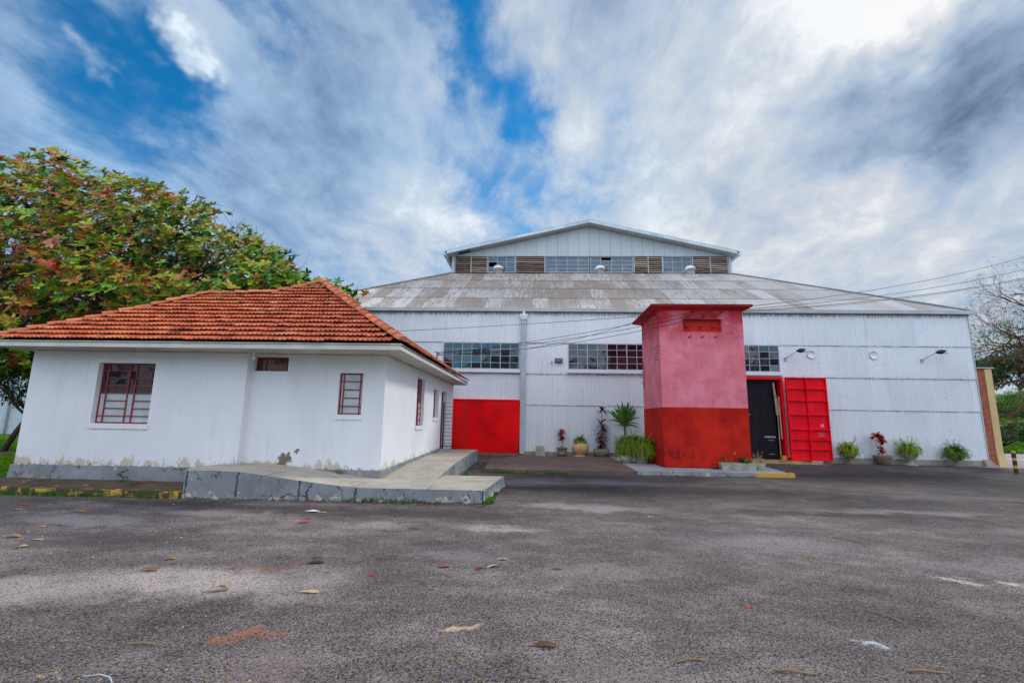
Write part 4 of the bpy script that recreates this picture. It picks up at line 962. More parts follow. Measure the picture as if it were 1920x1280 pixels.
def inside(p, poly):
    c = False; n = len(poly)
    for i in range(n):
        a, b = poly[i], poly[(i+1) % n]
        if (a[1] > p[1]) != (b[1] > p[1]) and p[0] < (b[0]-a[0])*(p[1]-a[1])/(b[1]-a[1])+a[0]: c = not c
    return c
prof = [(0, .004), (.10, .026), (.22, .026), (.30, .004), (.52, .002), (.60, .024), (.74, .026), (.84, .004), (1., .0)]
def tiles(origin, ud, vd, L, poly3, seed):
    r_ = random.Random(seed); ud = Vector(ud).normalized(); vd = Vector(vd).normalized(); nd = ud.cross(vd).normalized()
    if nd.z < 0: nd = -nd
    O = Vector(origin); poly = [((Vector(p)-O).dot(ud), (Vector(p)-O).dot(vd)) for p in poly3]
    vm = max(p[1] for p in poly); tw_, tp = .208, .272; mb = MB()
    r = 0
    while r*tp < vm:
        k = -2
        while k*tw_ < L+.3:
            u = k*tw_+r_.uniform(-.006, .006)+(.0 if r % 2 else .0); v = r*tp-.05+r_.uniform(-.014, .014); k += 1
            if not (inside((u+tw_/2, max(.02, v+tp*.30)), poly) and inside((u+tw_/2, max(.02, v+tp*.8)), poly)): continue
            tone = min(1, max(0, r_.gauss(.52, .2))); lift = r_.uniform(0, .016); yaw = r_.uniform(-.02, .02)
            rows_ = ((0., .078+lift), (tp+.055, .010+lift*.3))
            vs = []
            for (dv, h) in rows_:
                for (f, ph) in prof: vs.append(O+ud*(u+f*tw_*1.0+yaw*dv)+vd*(v+dv)+nd*(h+ph-.02))
            for (f, ph) in prof: vs.append(O+ud*(u+f*tw_)+vd*(v+.004)+nd*(.078+lift-.02-.018+ph*.6))
            m = len(prof); fs = [(i, i+1, m+i+1, m+i) for i in range(m-1)]+[(2*m+i, 2*m+i+1, i+1, i) for i in range(m-1)]
            mb.add(vs, fs, tone)
        r += 1
    return mb
L_ = P_R[0]-P_L[0]
tiles(P_L, (1, 0, 0), (0, 1, K), L_, [P_L, P_R, A4, A3, A2], 3).build('front_tiles', TILE, roofo)
tiles(P_R, (0, 1, 0), (A4[0]-P_R[0], 0, A4[2]-P_R[2]), 10.3, [P_R, RB, A5, A4], 4).build('side_tiles', TILE, roofo)
def ridge(a, b, r_=.105, sag=0.):
    a = Vector(a); b = Vector(b); d = (b-a); L = d.length; d.normalize(); n = max(1, int(L/.33)); s_ = d.cross(Vector((0, 0, 1))).normalized(); u_ = s_.cross(d).normalized(); mb = MB()
    for k in range(n):
        t0 = L*k/n-.03; t1 = L*(k+1)/n; tone = rnd.random(); j = rnd.uniform(-.008, .01)
        vs = []
        for (t, rr, hh) in ((t0, r_*1.12, .022), (t1, r_*.86, 0.)):
            sg = -sag*4*(t/L)*(1-t/L)
            for q in range(9):
                an = pi*q/8; vs.append(a+d*t+s_*(cos(an)*rr+j)+u_*(sin(an)*rr*.85+hh+j)+Vector((0, 0, sg)))
        mb.add(vs, [(i, i+1, 9+i+1, 9+i) for i in range(8)]+[tuple(range(9))], tone, False)
    return mb
up = lambda p, h=.03: (p[0], p[1], p[2]+h)
for a, b, sg in ((P_L, A2, .05), (A2, A3, .02), (A3, A4, .06), (P_R, A4, .03), (A4, A5, 0)): ridge(up(a, .03), up(b, .06), sag=sg).build('ridge_tiles', RIDGE, roofo)
bul = empty('light_bulb', (-6.45, 10.45, 3.06), 'bare white bulb in a holder under the eaves beside the small high window', 'light bulb')
MB().lathe([(0, 0), (.028, 0), (.03, -.07), (.022, -.075)], (-6.45, 10.45, 3.065), 14).build('holder', WHITEM, bul)
MB().lathe([(.018, -.075), (.03, -.11), (.042, -.15), (.035, -.185), (.0, -.20)], (-6.45, 10.45, 3.065), 14).build('bulb', WHITEM, bul)

# ------------------------------------------------------------ concrete ramps round the house
rp = empty('access_ramp', (-4, 10, 0), 'grey painted concrete ramp along the front of the white house and up its right side', 'ramp')
prof_r = [(-7.75, .43), (-7.2, .50), (-6.8, .53), (-6.2, .53), (-5.74, .515), (-5.16, .45), (-4.53, .37), (-3.98, .31), (-3.46, .26), (-2.4, .255), (-.95, .25)]
def zr(x):
    for (a, za), (b, zb) in zip(prof_r, prof_r[1:]):
        if a <= x <= b: return za+(zb-za)*(x-a)/(b-a)
    return prof_r[0][1] if x < prof_r[0][0] else prof_r[-1][1]
def yf(x): return 9.20+(x+6.8)*.052     # front face line
top = MB(); fr_ = MB()
xs = [-6.8+i*.1 for i in range(59)]
for a, b in zip(xs, xs[1:]):
    yb = RYw-.036 if a > -6.69 else LYw-.04
    top.add([(a, yf(a)+.0, zr(a)), (b, yf(b), zr(b)), (b, yb, zr(b)+.005), (a, yb, zr(a)+.005)], [(0, 1, 2, 3)])
    w0, w1 = (rnd.uniform(-.004, .004) for _ in range(2))
    fr_.quad((a, yf(a)-.02, -.04), (b, yf(b)-.02, -.04), (b, yf(b), zr(b)-.003), (a, yf(a), zr(a)-.003))
top.add([(-6.8, yf(-6.8), .53), (-6.8, LYw-.04, .535), (-7.7, LYw-.04, .44)], [(0, 1, 2)])
fr_.add([(-6.8, yf(-6.8), .527), (-7.7, LYw-.04, .437), (-7.72, LYw-.04, -.04), (-6.82, yf(-6.8)-.02, -.04)], [(0, 1, 2, 3)])
# flat apron right of the house corner
xe = -.98; ye = 11.95
top.add([(-1.0, yf(-1.0), zr(-1.0)), (xe, yf(xe), .25), (-.74, ye, .25), (SX+.04, ye-.1, .255), (SX+.04, RYw-.036, .26), (-1., RYw-.036, .25)], [(0, 1, 2, 3, 4, 5)])
fr_.quad((xe, yf(xe)-.02, -.04), (-.70, ye, -.04), (-.74, ye, .247), (xe, yf(xe), .247)); fr_.quad((-.70, ye, -.04), (SX, ye, -.04), (SX, ye, .247), (-.74, ye, .247))
fr_.build('painted_side', RAMPP, rp); top.build('walkway', CONC, rp)
for jx in (-5.25, -3.55, -2.1): MB().box(jx, jx+.012, yf(jx)+.01, RYw-.04, zr(jx)-.02, zr(jx)+.003).build('joint', DIRT, rp)
side = MB(); sf = MB(); ysr = [(10.95, .256), (11.8, .33), (13.0, .385), (14.2, .42), (15.2, .445), (16.4, .455), (18.75, .46)]
for (a, za), (b, zb) in zip(ysr, ysr[1:]):
    xa = -2.19; xb = -2.17
    side.add([(xa, a, za), (xa, b, zb), (SX+.036, b, zb), (SX+.036, a, za)], [(3, 2, 1, 0)])
    sf.quad((xa, a, -.02), (xa, b, -.02), (xa, b, zb-.003), (xa, a, za-.003))
sf.quad((-2.19, 18.75, -.02), (SX, 18.75, -.02), (SX, 18.75, .457), (-2.19, 18.75, .457))
side.build('side_ramp', CONC, rp); sf.build('side_ramp_face', PLINTH, rp)

# ------------------------------------------------------------ overhead cables
def cable(a, b, sag, label, r_=.012, n=18):
    a = Vector(a); b = Vector(b); m = MB(); pts = [a+(b-a)*(i/n)-Vector((0, 0, sag*4*(i/n)*(1-i/n))) for i in range(n+1)]
    m.tube([p-a for p in pts], r_, 5); o = m.build('overhead_cable', WIREM); o.location = a; tag(o, label, 'cable', 'overhead cables')
HB = (-3.70, 17.5, 4.03)
br = empty('cable_bracket', (-3.70, 17.5, 3.9), 'small iron cable bracket on the back of the tiled roof slope', 'bracket')
MB().tube([(-3.7, 17.5, 3.6), (-3.7, 17.5, 4.12)], .02, 6).tube([(-3.8, 17.5, 4.1), (-3.6, 17.5, 4.05)], .015, 6).build('post', DARKM, br)
IY = TY0-.16
cable((5.41, IY, 5.48), HB, .12, 'thin cable from the left tower hook down to the tiled roof', .009)
cable((5.92, IY, 5.48), (-3.70, 17.5, 4.08), .22, 'thin cable from the middle tower hook down to the tiled roof', .009)
cable((6.38, IY, 5.48), (-3.68, 17.5, 3.98), .30, 'thin cable from the right tower hook down to the tiled roof', .009)
cable((4.30, 17.2, 5.50), (-13., 21.5, 5.35), .10, 'long nearly level cable from the tower roof bracket to the left', .009)
cable((4.30, 17.2, 5.50), (-3.72, 17.5, 4.0), .40, 'slack cable from the tower roof bracket down to the tiled roof', .008)
cable((5.41, IY, 5.50), (33, 30, 13.1), .55, 'upper one of the cables running from the tower to the upper right', .012)
cable((5.92, IY, 5.50), (33, 29.6, 12.2), .50, 'middle one of the cables running from the tower to the upper right', .012)
cable((6.38, IY, 5.50), (33, 29.3, 11.55), .45, 'lower one of the cables running from the tower to the upper right', .014)
cable((4.30, 17.2, 5.50), (33, 29.0, 11.45), .60, 'lowest cable passing in front of the tower roof edge toward the right', .010)

# ------------------------------------------------------------ plants
def leafquad(mb, base, d, up_, L, wd, tone, bend=.25, segs=3, shape='obovate'):
    d = Vector(d).normalized(); s_ = d.cross(Vector(up_)); 
    if s_.length < 1e-4: s_ = d.cross(Vector((1, .2, .1)))
    s_.normalize(); nrm = s_.cross(d).normalized(); base = Vector(base)
    ws = {'obovate': (.12, .62, 1., .55), 'lance': (.5, 1., .7, .05), 'strap': (.7, 1., .8, .08)}[shape]
    vs = []
    for i in range(segs+1):
        t = i/segs; c = base+d*(L*t)-Vector((0, 0, 1))*(bend*L*t*t)
        wi = (ws[min(3, int(t*3+.01))] if segs != 2 else (ws[0]*1.2, ws[2], ws[3]*.9)[i])*wd/2
        vs += [c-s_*wi+nrm*wi*.25, c+s_*wi+nrm*wi*.25]
    mb.add(vs, [(2*i, 2*i+1, 2*i+3, 2*i+2) for i in range(segs)], tone)
def rv(r_=rnd):
    while True:
        v = Vector((r_.uniform(-1, 1), r_.uniform(-1, 1), r_.uniform(-1, 1)))
        if .05 < v.length < 1: return v.normalized()
def fern_ball(mb, c, rx, rz, n, droop=.6, L=.35, tn=(.2, 1.), r_=rnd):
    """arching fronds, each a thin rib with narrow leaflets on both sides"""
    c = Vector(c); n = int(n*.8)
    for k in range(n):
        a = r_.uniform(0, 2*pi); el = r_.uniform(.15, 1.35); d = Vector((cos(a)*cos(el), sin(a)*cos(el), sin(el)))
        ln = L*r_.uniform(.55, 1.45); reach = rx*r_.uniform(.45, 1.15); tone0 = r_.uniform(*tn); ns = 9
        p = c+Vector((cos(a), sin(a), 0))*rx*.12*r_.random(); tot = ln+rz*r_.uniform(.2, 1.)*.55
        v = d.copy()
        for q in range(ns):
            st = tot/ns; nx = p+v*st
            v = (v+Vector((0, 0, -droop*.34))+rv(r_)*.10)
            if (nx-c).xy.length > reach: v.x *= .4; v.y *= .4
            v.normalize()
            if nx.z < c.z-rz: break
            dd = (nx-p).normalized(); sd = dd.cross(Vector((0, 0, 1)))
            if sd.length < .05: sd = Vector((cos(a+1.57), sin(a+1.57), 0))
            sd.normalize(); wl = (.045+.03*r_.random())*(1.15-.07*q)
            mb.quad(p-sd*.003, nx-sd*.003, nx+sd*.003, p+sd*.003, tone0*.7)
            for sg in (-1, 1):
                for h_ in (.0, .5):
                    b0 = p+(nx-p)*h_; e = b0+sd*sg*wl+dd*.02+rv(r_)*.014; m_ = (b0+e)/2+dd*.010
                    mb.add([b0, m_, e, (b0+e)/2-dd*.010], [(0, 1, 2, 3)], min(1, max(0, tone0+r_.uniform(-.2, .2))))
            p = nx
def potted(x, y, z, label, cat='potted plant', group=None):
    return empty('potted_plant', (x, y, z), label, cat, group)
Zg = .03
# small red croton in ringed grey pot
p_ = potted(1.24, 21.85, .06, 'small red-leaved plant in a ringed grey pot, left of the ribbed cream pot', group='potted plants along the warehouse wall')
MB().lathe([(0, 0), (.14, 0), (.15, .06), (.19, .08), (.19, .16), (.17, .17), (.22, .28), (.23, .34), (.25, .35), (.25, .39), (.2, .39), (.2, .34), (0, .34)], (1.24, 21.85, .06), 24).build('pot', POTGREY, p_)
m_ = MB(); m_.tube([(1.24, 21.85, .4), (1.26, 21.85, .7), (1.22, 21.85, 1.15)], .012, 5); m_.build('stem', TWIGM, p_)
m_ = MB()
for (cx, cz, n, L) in ((1.22, 1.12, 44, .25), (1.26, .84, 30, .2), (1.2, .98, 16, .18)):
    for k in range(n): d = rv(); d.z = abs(d.z)*.5-.1; leafquad(m_, (cx+rnd.uniform(-.04, .04), 21.85, cz+rnd.uniform(-.06, .08)), d, (0, 0, 1), L*rnd.uniform(.7, 1.1), .11, rnd.random() if cz > .9 else rnd.random()*.4, .35)
m_.build('foliage', REDB, p_)
m_ = MB(); [leafquad(m_, (1.24+rnd.uniform(-.12, .12), 21.85+rnd.uniform(-.12, .12), .44), rv()+Vector((0, 0, .6)), (0, 0, 1), .10, .03, rnd.random()*.5, .3) for _ in range(24)]; m_.build('ground_leaves', GRN, p_)
# ribbed cream pot with trailing green
p_ = potted(2.05, 21.85, .06, 'fat ribbed cream and orange pot with low green trailing plant', group='potted plants along the warehouse wall')
MB().lathe([(0, 0), (.27, 0), (.28, .03), (.26, .07), (.18, .08), (.20, .10), (.34, .22), (.39, .36), (.37, .50), (.28, .60), (.24, .62), (.29, .67), (.30, .69), (.25, .69), (.2, .62), (0, .62)], (2.05, 21.8, .06), 72, .5, 12, .10).build('pot', CREAM, p_)
m_ = MB(); fern_ball(m_, (2.05, 21.8, .76), .42, .15, 90, .7, .30, (.1, .6)); m_.build('foliage', FERN, p_)
# tall dark cordyline in low grey bowl
p_ = potted(2.98, 21.8, .05, 'tall purple-red strap-leaved plant in a low rough grey bowl', group='potted plants along the warehouse wall')
MB().lathe([(0, 0), (.16, 0), (.28, .06), (.36, .2), (.35, .33), (.31, .38), (.28, .36), (0, .34)], (2.98, 21.75, .05), 26).build('pot', POTGREY, p_)
m_ = MB(); m_.tube([(2.98, 21.75, .4), (3.02, 21.75, 1.0), (3.0, 21.75, 1.5), (3.04, 21.75, 2.2)], [.03, .025, .02, .012], 6); m_.tube([(2.95, 21.75, .4), (2.9, 21.75, 1.0)], .015, 5); m_.build('stem', BARK, p_)
m_ = MB()
for k in range(170):
    t = rnd.random(); z = .5+1.1*t; a = rnd.uniform(0, 2*pi); el = -.2+1.1*t*rnd.random()
    L = (.22+.28*t)*rnd.uniform(.8, 1.15); leafquad(m_, (3.0, 21.75, z), (cos(a)*cos(el), sin(a)*cos(el)*.7, sin(el)), (0, 0, 1), L*1.1, .065, rnd.random()**2*(.5+.5*t), .35, 3, 'lance')
for k in range(30):
    a = rnd.uniform(0, 2*pi); el = rnd.uniform(-.2, 1.2); leafquad(m_, (3.04, 21.75, 2.12), (cos(a)*cos(el), sin(a)*cos(el)*.7, sin(el)), (0, 0, 1), .40*rnd.uniform(.7, 1.1), .085, rnd.random(), .4, 3, 'lance')
m_.build('foliage', REDL, p_)
m_ = MB(); [leafquad(m_, (2.98+rnd.uniform(-.2, .2), 21.75+rnd.uniform(-.2, .2), .42), rv()+Vector((0, 0, .6)), (0, 0, 1), .16, .05, rnd.random(), .3) for _ in range(40)]; m_.build('ground_leaves', GRN, p_)
# yucca-like palm in terracotta
p_ = potted(4.02, 21.75, .05, 'slender green palm-like plant with long arching leaves in a terracotta urn', group='potted plants along the warehouse wall')
MB().lathe([(0, 0), (.2, 0), (.21, .05), (.14, .09), (.18, .14), (.27, .36), (.33, .56), (.36, .58), (.36, .63), (.3, .63), (0, .58)], (3.98, 21.75, .05), 26).build('pot', TERRA, p_)
MB().tube([(4.02, 21.75, .6), (4.05, 21.75, 1.1), (4.03, 21.75, 1.45)], [.045, .04, .05], 8).build('stem', BARK, p_)
m_ = MB()
for k in range(34):
    a = rnd.uniform(0, 2*pi); el = rnd.uniform(.75, 1.5); L = rnd.uniform(.85, 1.15)
    leafquad(m_, (4.03, 21.75, 1.4+rnd.uniform(0, .1)), (cos(a)*cos(el), sin(a)*cos(el)*.6, sin(el)), (0, -1, .1), L, .085, rnd.uniform(.1, .8), .03, 6, 'strap')
for a, el, L, bd in ((0.2, .75, 1.15, .75), (.5, .55, .85, .85), (2.9, .8, 1.2, .55), (-.5, .5, 1., .8), (2.5, .6, .7, .8), (.1, .95, 1.25, .5)):
    leafquad(m_, (4.03, 21.75, 1.42), (cos(a)*cos(el), -abs(sin(a))*cos(el)*.4, sin(el)), (0, -1, .1), L, .07, rnd.uniform(.1, .5), bd, 8, 'strap')
m_.build('foliage', GRN, p_)
m_ = MB(); fern_ball(m_, (3.98, 21.75, .72), .5, .2, 80, .5, .3, (.3, 1.)); [leafquad(m_, (3.9+rnd.uniform(-.3, .3), 21.7, .7+rnd.random()*.15), rv()+Vector((0, 0, .6)), (0, 0, 1), .2, .06, rnd.random(), .3) for _ in range(40)]; m_.build('ground_leaves', FERN, p_)
# big fern on the platform
p_ = potted(3.98, 18.55, .12, 'huge hanging asparagus fern spilling over pale concrete planters beside the red tower', 'potted fern')
MB().lathe([(0, 0), (.24, 0), (.22, .08), (.30, .5), (.33, .52), (.33, .58), (.28, .58), (0, .5)], (4.02, 18.4, .12), 18).build('pot', PLANTC, p_)
MB().lathe([(0, 0), (.2, 0), (.26, .26), (.2, .26), (0, .2)], (3.45, 18.4, .12), 16).build('side_pot', PLANTC, p_)
m_ = MB()
for (cx, cy, cz, rx, n, L, tn) in ((3.78, 18.5, .86, .75, 420, .50, (.15, .75)), (4.1, 18.25, .72, .48, 330, .42, (.45, 1.)), (3.45, 18.5, .72, .4, 240, .40, (.3, .9)), (4.25, 18.3, .72, .40, 160, .4, (.0, .4))): fern_ball(m_, (cx, cy, cz), rx, .66, n, 1.0, L, tn)
m_.build('foliage', FERN, p_)
# right-hand row
def urnfern(x, y, s, label, n, tn, wide):
    p_ = potted(x, y, .0, label, group='potted plants along the warehouse wall')
    MB().lathe([(0, 0), (.24*s, 0), (.25*s, .05), (.10*s, .08), (.09*s, .2), (.2*s, .30), (.27*s, .48), (.29*s, .5), (.22*s, .5), (0, .45)], (x, y, .0), 24).build('pot', POTGREY if s < 1.05 else PLANTC, p_)
    m_ = MB(); fern_ball(m_, (x, y, .56*s+.06), wide, .33, n, .75, .42, tn)
    for k in range(n//4):
        d = rv(); d.z = abs(d.z); q = Vector((x, y, .62*s))+Vector((d.x*wide*.75, d.y*wide*.7, d.z*wide*.9-.05)); leafquad(m_, q, rv(), (0, 0, 1), .07, .03, rnd.uniform(*tn), .3)
    m_.build('foliage', FERN, p_); return p_
urnfern(13.72, 21.8, 1., 'yellow-green fern in a low urn just right of the crimson door', 260, (.45, 1.), .42)
urnfern(16.20, 21.75, 1.1, 'round pale green fern on a thin pale pedestal, between red plant and lowest dark fern', 320, (.4, .95), .44)
urnfern(18.02, 21.65, .95, 'deep green drooping fern at the far right by the brick wall end', 340, (.1, .6), .5)
p_ = potted(15.08, 21.75, 0., 'bright red-leaved plant in a wide shallow grey bowl between two ferns', group='potted plants along the warehouse wall')
MB().lathe([(0, 0), (.22, 0), (.26, .18), (.36, .33), (.38, .40), (.32, .40), (0, .34)], (15.08, 21.75, .0), 24).build('pot', POTGREY, p_)
MB().tube([(15.05, 21.75, .38), (15.0, 21.75, .8), (14.98, 21.75, 1.2)], .013, 5).build('stem', TWIGM, p_)
m_ = MB()
for (cx, cz, n, L) in ((14.95, 1.2, 70, .30), (15.12, .98, 40, .26), (15.0, .7, 14, .16), (15.06, .55, 30, .24)):
    for k in range(n): d = rv(); d.z = abs(d.z)*.6-.1; leafquad(m_, (cx+rnd.uniform(-.07, .07), 21.75, cz+rnd.uniform(-.08, .1)), d, (0, 0, 1), L*rnd.uniform(.7, 1.1), .12, rnd.random(), .35)
m_.build('foliage', REDB, p_)
# trough and small pot in front of the tower
p_ = potted(6.8, 16.55, .12, 'long pale concrete trough with sparse flowers at the foot of the red tower', 'flower trough')
MB().hexa([(6.22, 16.42, .12), (7.32, 16.42, .12), (7.32, 16.68, .12), (6.22, 16.68, .12)], [(6.18, 16.40, .35), (7.36, 16.40, .35), (7.36, 16.70, .35), (6.18, 16.70, .35)]).build('trough', PLANTC, p_)
m_ = MB()
def sprig(m_, x, y, z, h, n, tn, lean=.2, L=.05):
    for k in range(n):
        a = Vector((x+rnd.uniform(-.05, .05), y+rnd.uniform(-.05, .05), z)); b = a+Vector((rnd.uniform(-lean, lean), rnd.uniform(-.08, .08), h*rnd.uniform(.5, 1.)))
        m_.tube([a, b], .003, 3, tn[0], False)
        for j in range(7): t = rnd.uniform(.3, 1.); leafquad(m_, a+(b-a)*t, rv(), (0, 0, 1), L*rnd.uniform(.7, 1.3), L*.45, rnd.uniform(*tn), .2, 2)
sprig(m_, 6.36, 16.55, .34, .30, 10, (.1, .5), .07); sprig(m_, 6.86, 16.5, .34, .26, 26, (.0, .3), .14, .06); sprig(m_, 6.98, 16.45, .33, .18, 22, (.5, 1.), .16, .06); sprig(m_, 6.55, 16.5, .34, .12, 6, (.4, .9), .1)
m_.build('foliage', GRN, p_)
m_ = MB(); sprig(m_, 7.15, 16.5, .34, .2, 18, (.4, .6), .12, .05); m_.build('dry_stalks', DRY, p_)
m_ = MB(); [leafquad(m_, (6.66+rnd.uniform(-.05, .05), 16.48, .66+rnd.uniform(-.02, .02)), rv(), (0, 0, 1), .05, .04, .5, 0, 2) for _ in range(10)]; m_.build('flower', simple('pink_petals', (.85, .35, .42)).m, p_)
p_ = potted(7.56, 16.7, .12, 'small square grey pot with thin dry stalks right of the flower trough', 'flower pot')
MB().hexa([(7.45, 16.6, .12), (7.66, 16.6, .12), (7.66, 16.82, .12), (7.45, 16.82, .12)], [(7.42, 16.57, .34), (7.70, 16.57, .34), (7.70, 16.85, .34), (7.42, 16.85, .34)]).build('pot', PLANTC, p_)
m_ = MB(); sprig(m_, 7.5, 16.68, .33, .40, 14, (.6, .8), .16, .045); sprig(m_, 7.6, 16.68, .33, .2, 12, (.5, .8), .2, .04); m_.build('dry_stalks', DRY, p_)
ck = MB()
for i in range(14):
    for j in range(8):
        u0, u1, v0, v1 = i/14, (i+1)/14, j/8, (j+1)/8
        def cp_(u, v): e = max(0., 1-((u-.5)*2)**2-((v-.5)*2)**2); return (5.94+u*.30, 16.58+v*.18, .122+.05*sqrt(e)+.008*mnoise.noise(Vector((u*7, v*7, 0)))*e)
        if ((u0+u1)/2-.5)**2+((v0+v1)/2-.5)**2 < .25: ck.add([cp_(u0, v0), cp_(u1, v0), cp_(u1, v1), cp_(u0, v1)], [(0, 1, 2, 3)], .5, True)
o = ck.build('crumpled_cloth', simple('black_cloth', (.012, .012, .02), .9).m, None, (6.1, 16.67, .12)); tag(o, 'small crumpled black cloth on the platform left of the flower trough', 'cloth')
bl = MB().hexa([(.02, 21.55, .06), (.50, 21.55, .06), (.50, 21.98, .06), (.02, 21.98, .06)], [(.09, 21.60, .50), (.42, 21.60, .50), (.42, 21.93, .50), (.09, 21.93, .50)])
bl.box(.03, .49, 21.56, 21.97, .04, .059)
o = bl.build('concrete_block', PLANK, None, (.25, 21.75, .05)); tag(o, 'tapered grey concrete block against the white wall near the downpipe', 'concrete block')
o = MB().box(12.1, 12.55, 21.75, 21.93, 0.005, .095).build('brick_block', PLANTC, None, (12.3, 21.84, 0)); tag(o, 'pale flat block lying under the crimson door leaf', 'block')

# ------------------------------------------------------------ trees
def branch(mb, p, d, L, r, depth, rr, tips, spread=.6, up=.1, nseg=4, side=5, shrink=.72):
    pts = [p]; rad = [r]; q = Vector(p); d = Vector(d).normalized()
    for i in range(nseg):
        d = (d+rv(rr)*.22+Vector((0, 0, up*.25))).normalized(); q = q+d*L/nseg; pts.append(q.copy()); rad.append(r*(1-.38*(i+1)/nseg))
    mb.tube(pts, rad, side if depth > 1 else 3, rr.random(), False)
    if depth == 0: tips.append((q, d)); return
    tips.append((q, d)) if depth <= 1 else None
    k = 2 if rr.random() < .45 else 3
    for _ in range(k):
        nd = (d+rv(rr)*spread+Vector((0, 0, up*.4))).normalized(); branch(mb, q, nd, L*shrink*rr.uniform(.8, 1.15), rad[-1]*.74, depth-1, rr, tips, spread, up, nseg, side, shrink)
    if depth > 1:
        j = rr.randint(1, nseg-1); nd = (d+rv(rr)*spread*1.3).normalized(); branch(mb, pts[j], nd, L*shrink*.8, rad[j]*.55, depth-2, rr, tips, spread, up, nseg, side, shrink)
# tropical almond
rr = random.Random(21)
at_ = empty('almond_tree', (-17.5, 20.2, 0), 'broad tropical almond tree with green, orange and red leaves behind the tiled roof', 'tree')
tb = MB(); tips = []; tb.tube([(-17.5, 20.2, -.1), (-17.3, 20.1, 2.2), (-17.1, 20.2, 4.6), (-17.2, 20.2, 6.4)], [.42, .34, .30, .24], 10)
for k in range(11):
    a = 2*pi*k/11+rr.uniform(-.2, .2); z = rr.uniform(4.6, 6.6); branch(tb, Vector((-17.2, 20.2, z)), (cos(a), sin(a)*.7, rr.uniform(.05, .5)), rr.uniform(2.0, 2.6), .15, 4, rr, tips, .5, .05)
tb.build('trunk', BARK, at_)
CX, CY = -19.6, 20.2
prof_t = [(-30, 9.5), (-28, 11.6), (-25.9, 12.6), (-23.2, 13.5), (-19.2, 12.5), (-15.1, 11.2), (-12.9, 9.7), (-11.2, 8.5), (-9.7, 7.5), (-8.2, 6.7)]
def crown_top(x, y):
    """height of the leaf canopy over a plan point: an uneven umbrella falling to the right"""
    if not -30 < x < -8.2: return -1
    for (a, za), (b, zb) in zip(prof_t, prof_t[1:]):
        if a <= x <= b: zt = za+(zb-za)*(x-a)/(b-a); break
    hw = 6.4*min(1, (x+31)/4., (-7.2-x)/3.); v = (y-CY)/hw
    if abs(v) >= 1: return -1
    n_ = mnoise.noise(Vector((x*.55, y*.5, 3.1)))*1.1+mnoise.noise(Vector((x*1.5, y*1.4, 7.7)))*.5
    return 5.2+(zt-5.2)*sqrt(1-v*v)+n_
lf = MB(); nros = 0
def rosette(mb, c, ax, tone0, L=.24, n=9):
    ax = Vector(ax).normalized(); s_ = ax.cross(Vector((.3, .9, .2))).normalized(); t_ = ax.cross(s_)
    for k in range(n):
        a = 2*pi*k/n+rr.uniform(-.25, .25); d = (s_*cos(a)+t_*sin(a))*1.+ax*rr.uniform(.1, .7)
        leafquad(mb, Vector(c), d, ax, L*rr.uniform(.6, 1.2), L*.46, min(1, max(0, tone0+rr.gauss(0, .11))), rr.uniform(0, .3), 2)
tries = 0
while nros < 10500 and tries < 400000:
    tries += 1
    x = rr.uniform(-29.6, -8.3); y = rr.uniform(13.8, 26.); zt = crown_top(x, y)
    if zt < 0: continue
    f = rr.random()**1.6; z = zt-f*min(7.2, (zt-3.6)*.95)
    if mnoise.noise(Vector((x*.42, y*.42, z*.75))) < -.20+.10*f: continue
    # keep clear of the house roof
    if x > -12.6 and y < 15.6 and z < fz(min(y, 12.7))+.5: continue
    if y < 14.6 and x > -13: continue
    m = mnoise.noise(Vector((x*.3+5, y*.3, z*.35))); g = (x+20)/12.
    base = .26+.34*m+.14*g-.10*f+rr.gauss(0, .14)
    r3 = rr.random()
    warm = .5
    if r3 < (.44 if x < -15.5 else .20)+.25*mnoise.noise(Vector((x*.35, y*.3, z*.4+9))): base = rr.uniform(.60, 1.)
    elif r3 > .70: base = rr.uniform(.42, .62)
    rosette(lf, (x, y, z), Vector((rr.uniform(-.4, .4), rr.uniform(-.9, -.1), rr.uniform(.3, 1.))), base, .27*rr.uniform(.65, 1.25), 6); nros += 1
nin = 0  # dark leaves added deep in the crown, inner shade put into their colour
while nin < 1500:
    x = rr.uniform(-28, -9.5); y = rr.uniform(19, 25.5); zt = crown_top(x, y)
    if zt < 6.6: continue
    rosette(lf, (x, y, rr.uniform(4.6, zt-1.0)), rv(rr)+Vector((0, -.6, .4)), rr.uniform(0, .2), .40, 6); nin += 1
# low branch sprays beyond the right hip, and the lowest skirt at the left
for (x, y, z, n) in ((-7.6, 18., 6.5, 10), (-7.2, 17.4, 5.95, 6), (-6.9, 17., 5.7, 4), (-9., 17.2, 6.5, 24), (-10., 17.6, 6.8, 30), (-5.55, 17., 4.95, 2), (-6.6, 17., 5.4, 3)):
    for _ in range(n): rosette(lf, (x+rr.gauss(0, .35 if n > 5 else .12), y+rr.gauss(0, .3), z+rr.gauss(0, .28 if n > 5 else .08)), rv(rr)+Vector((0, -.3, .8)), rr.choice((.15, .3, .42, .5)), .24 if n > 5 else .16, 7)
for _ in range(330):
    x = rr.uniform(-25, -17.2); rosette(lf, (x, rr.uniform(15.5, 20), rr.uniform(3.0, 5.5)), rv(rr)+Vector((0, -.5, .7)), rr.choice((.1, .3, .42, .5, .75, .9)), .27, 8)
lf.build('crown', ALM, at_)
tb = MB(); tb.tube([(-9.2, 17.4, 6.3), (-8.0, 17.3, 6.1), (-7., 17., 5.6), (-5.5, 17., 4.75)], [.05, .035, .02, .01], 5); tb.build('low_branch', BARK, at_)
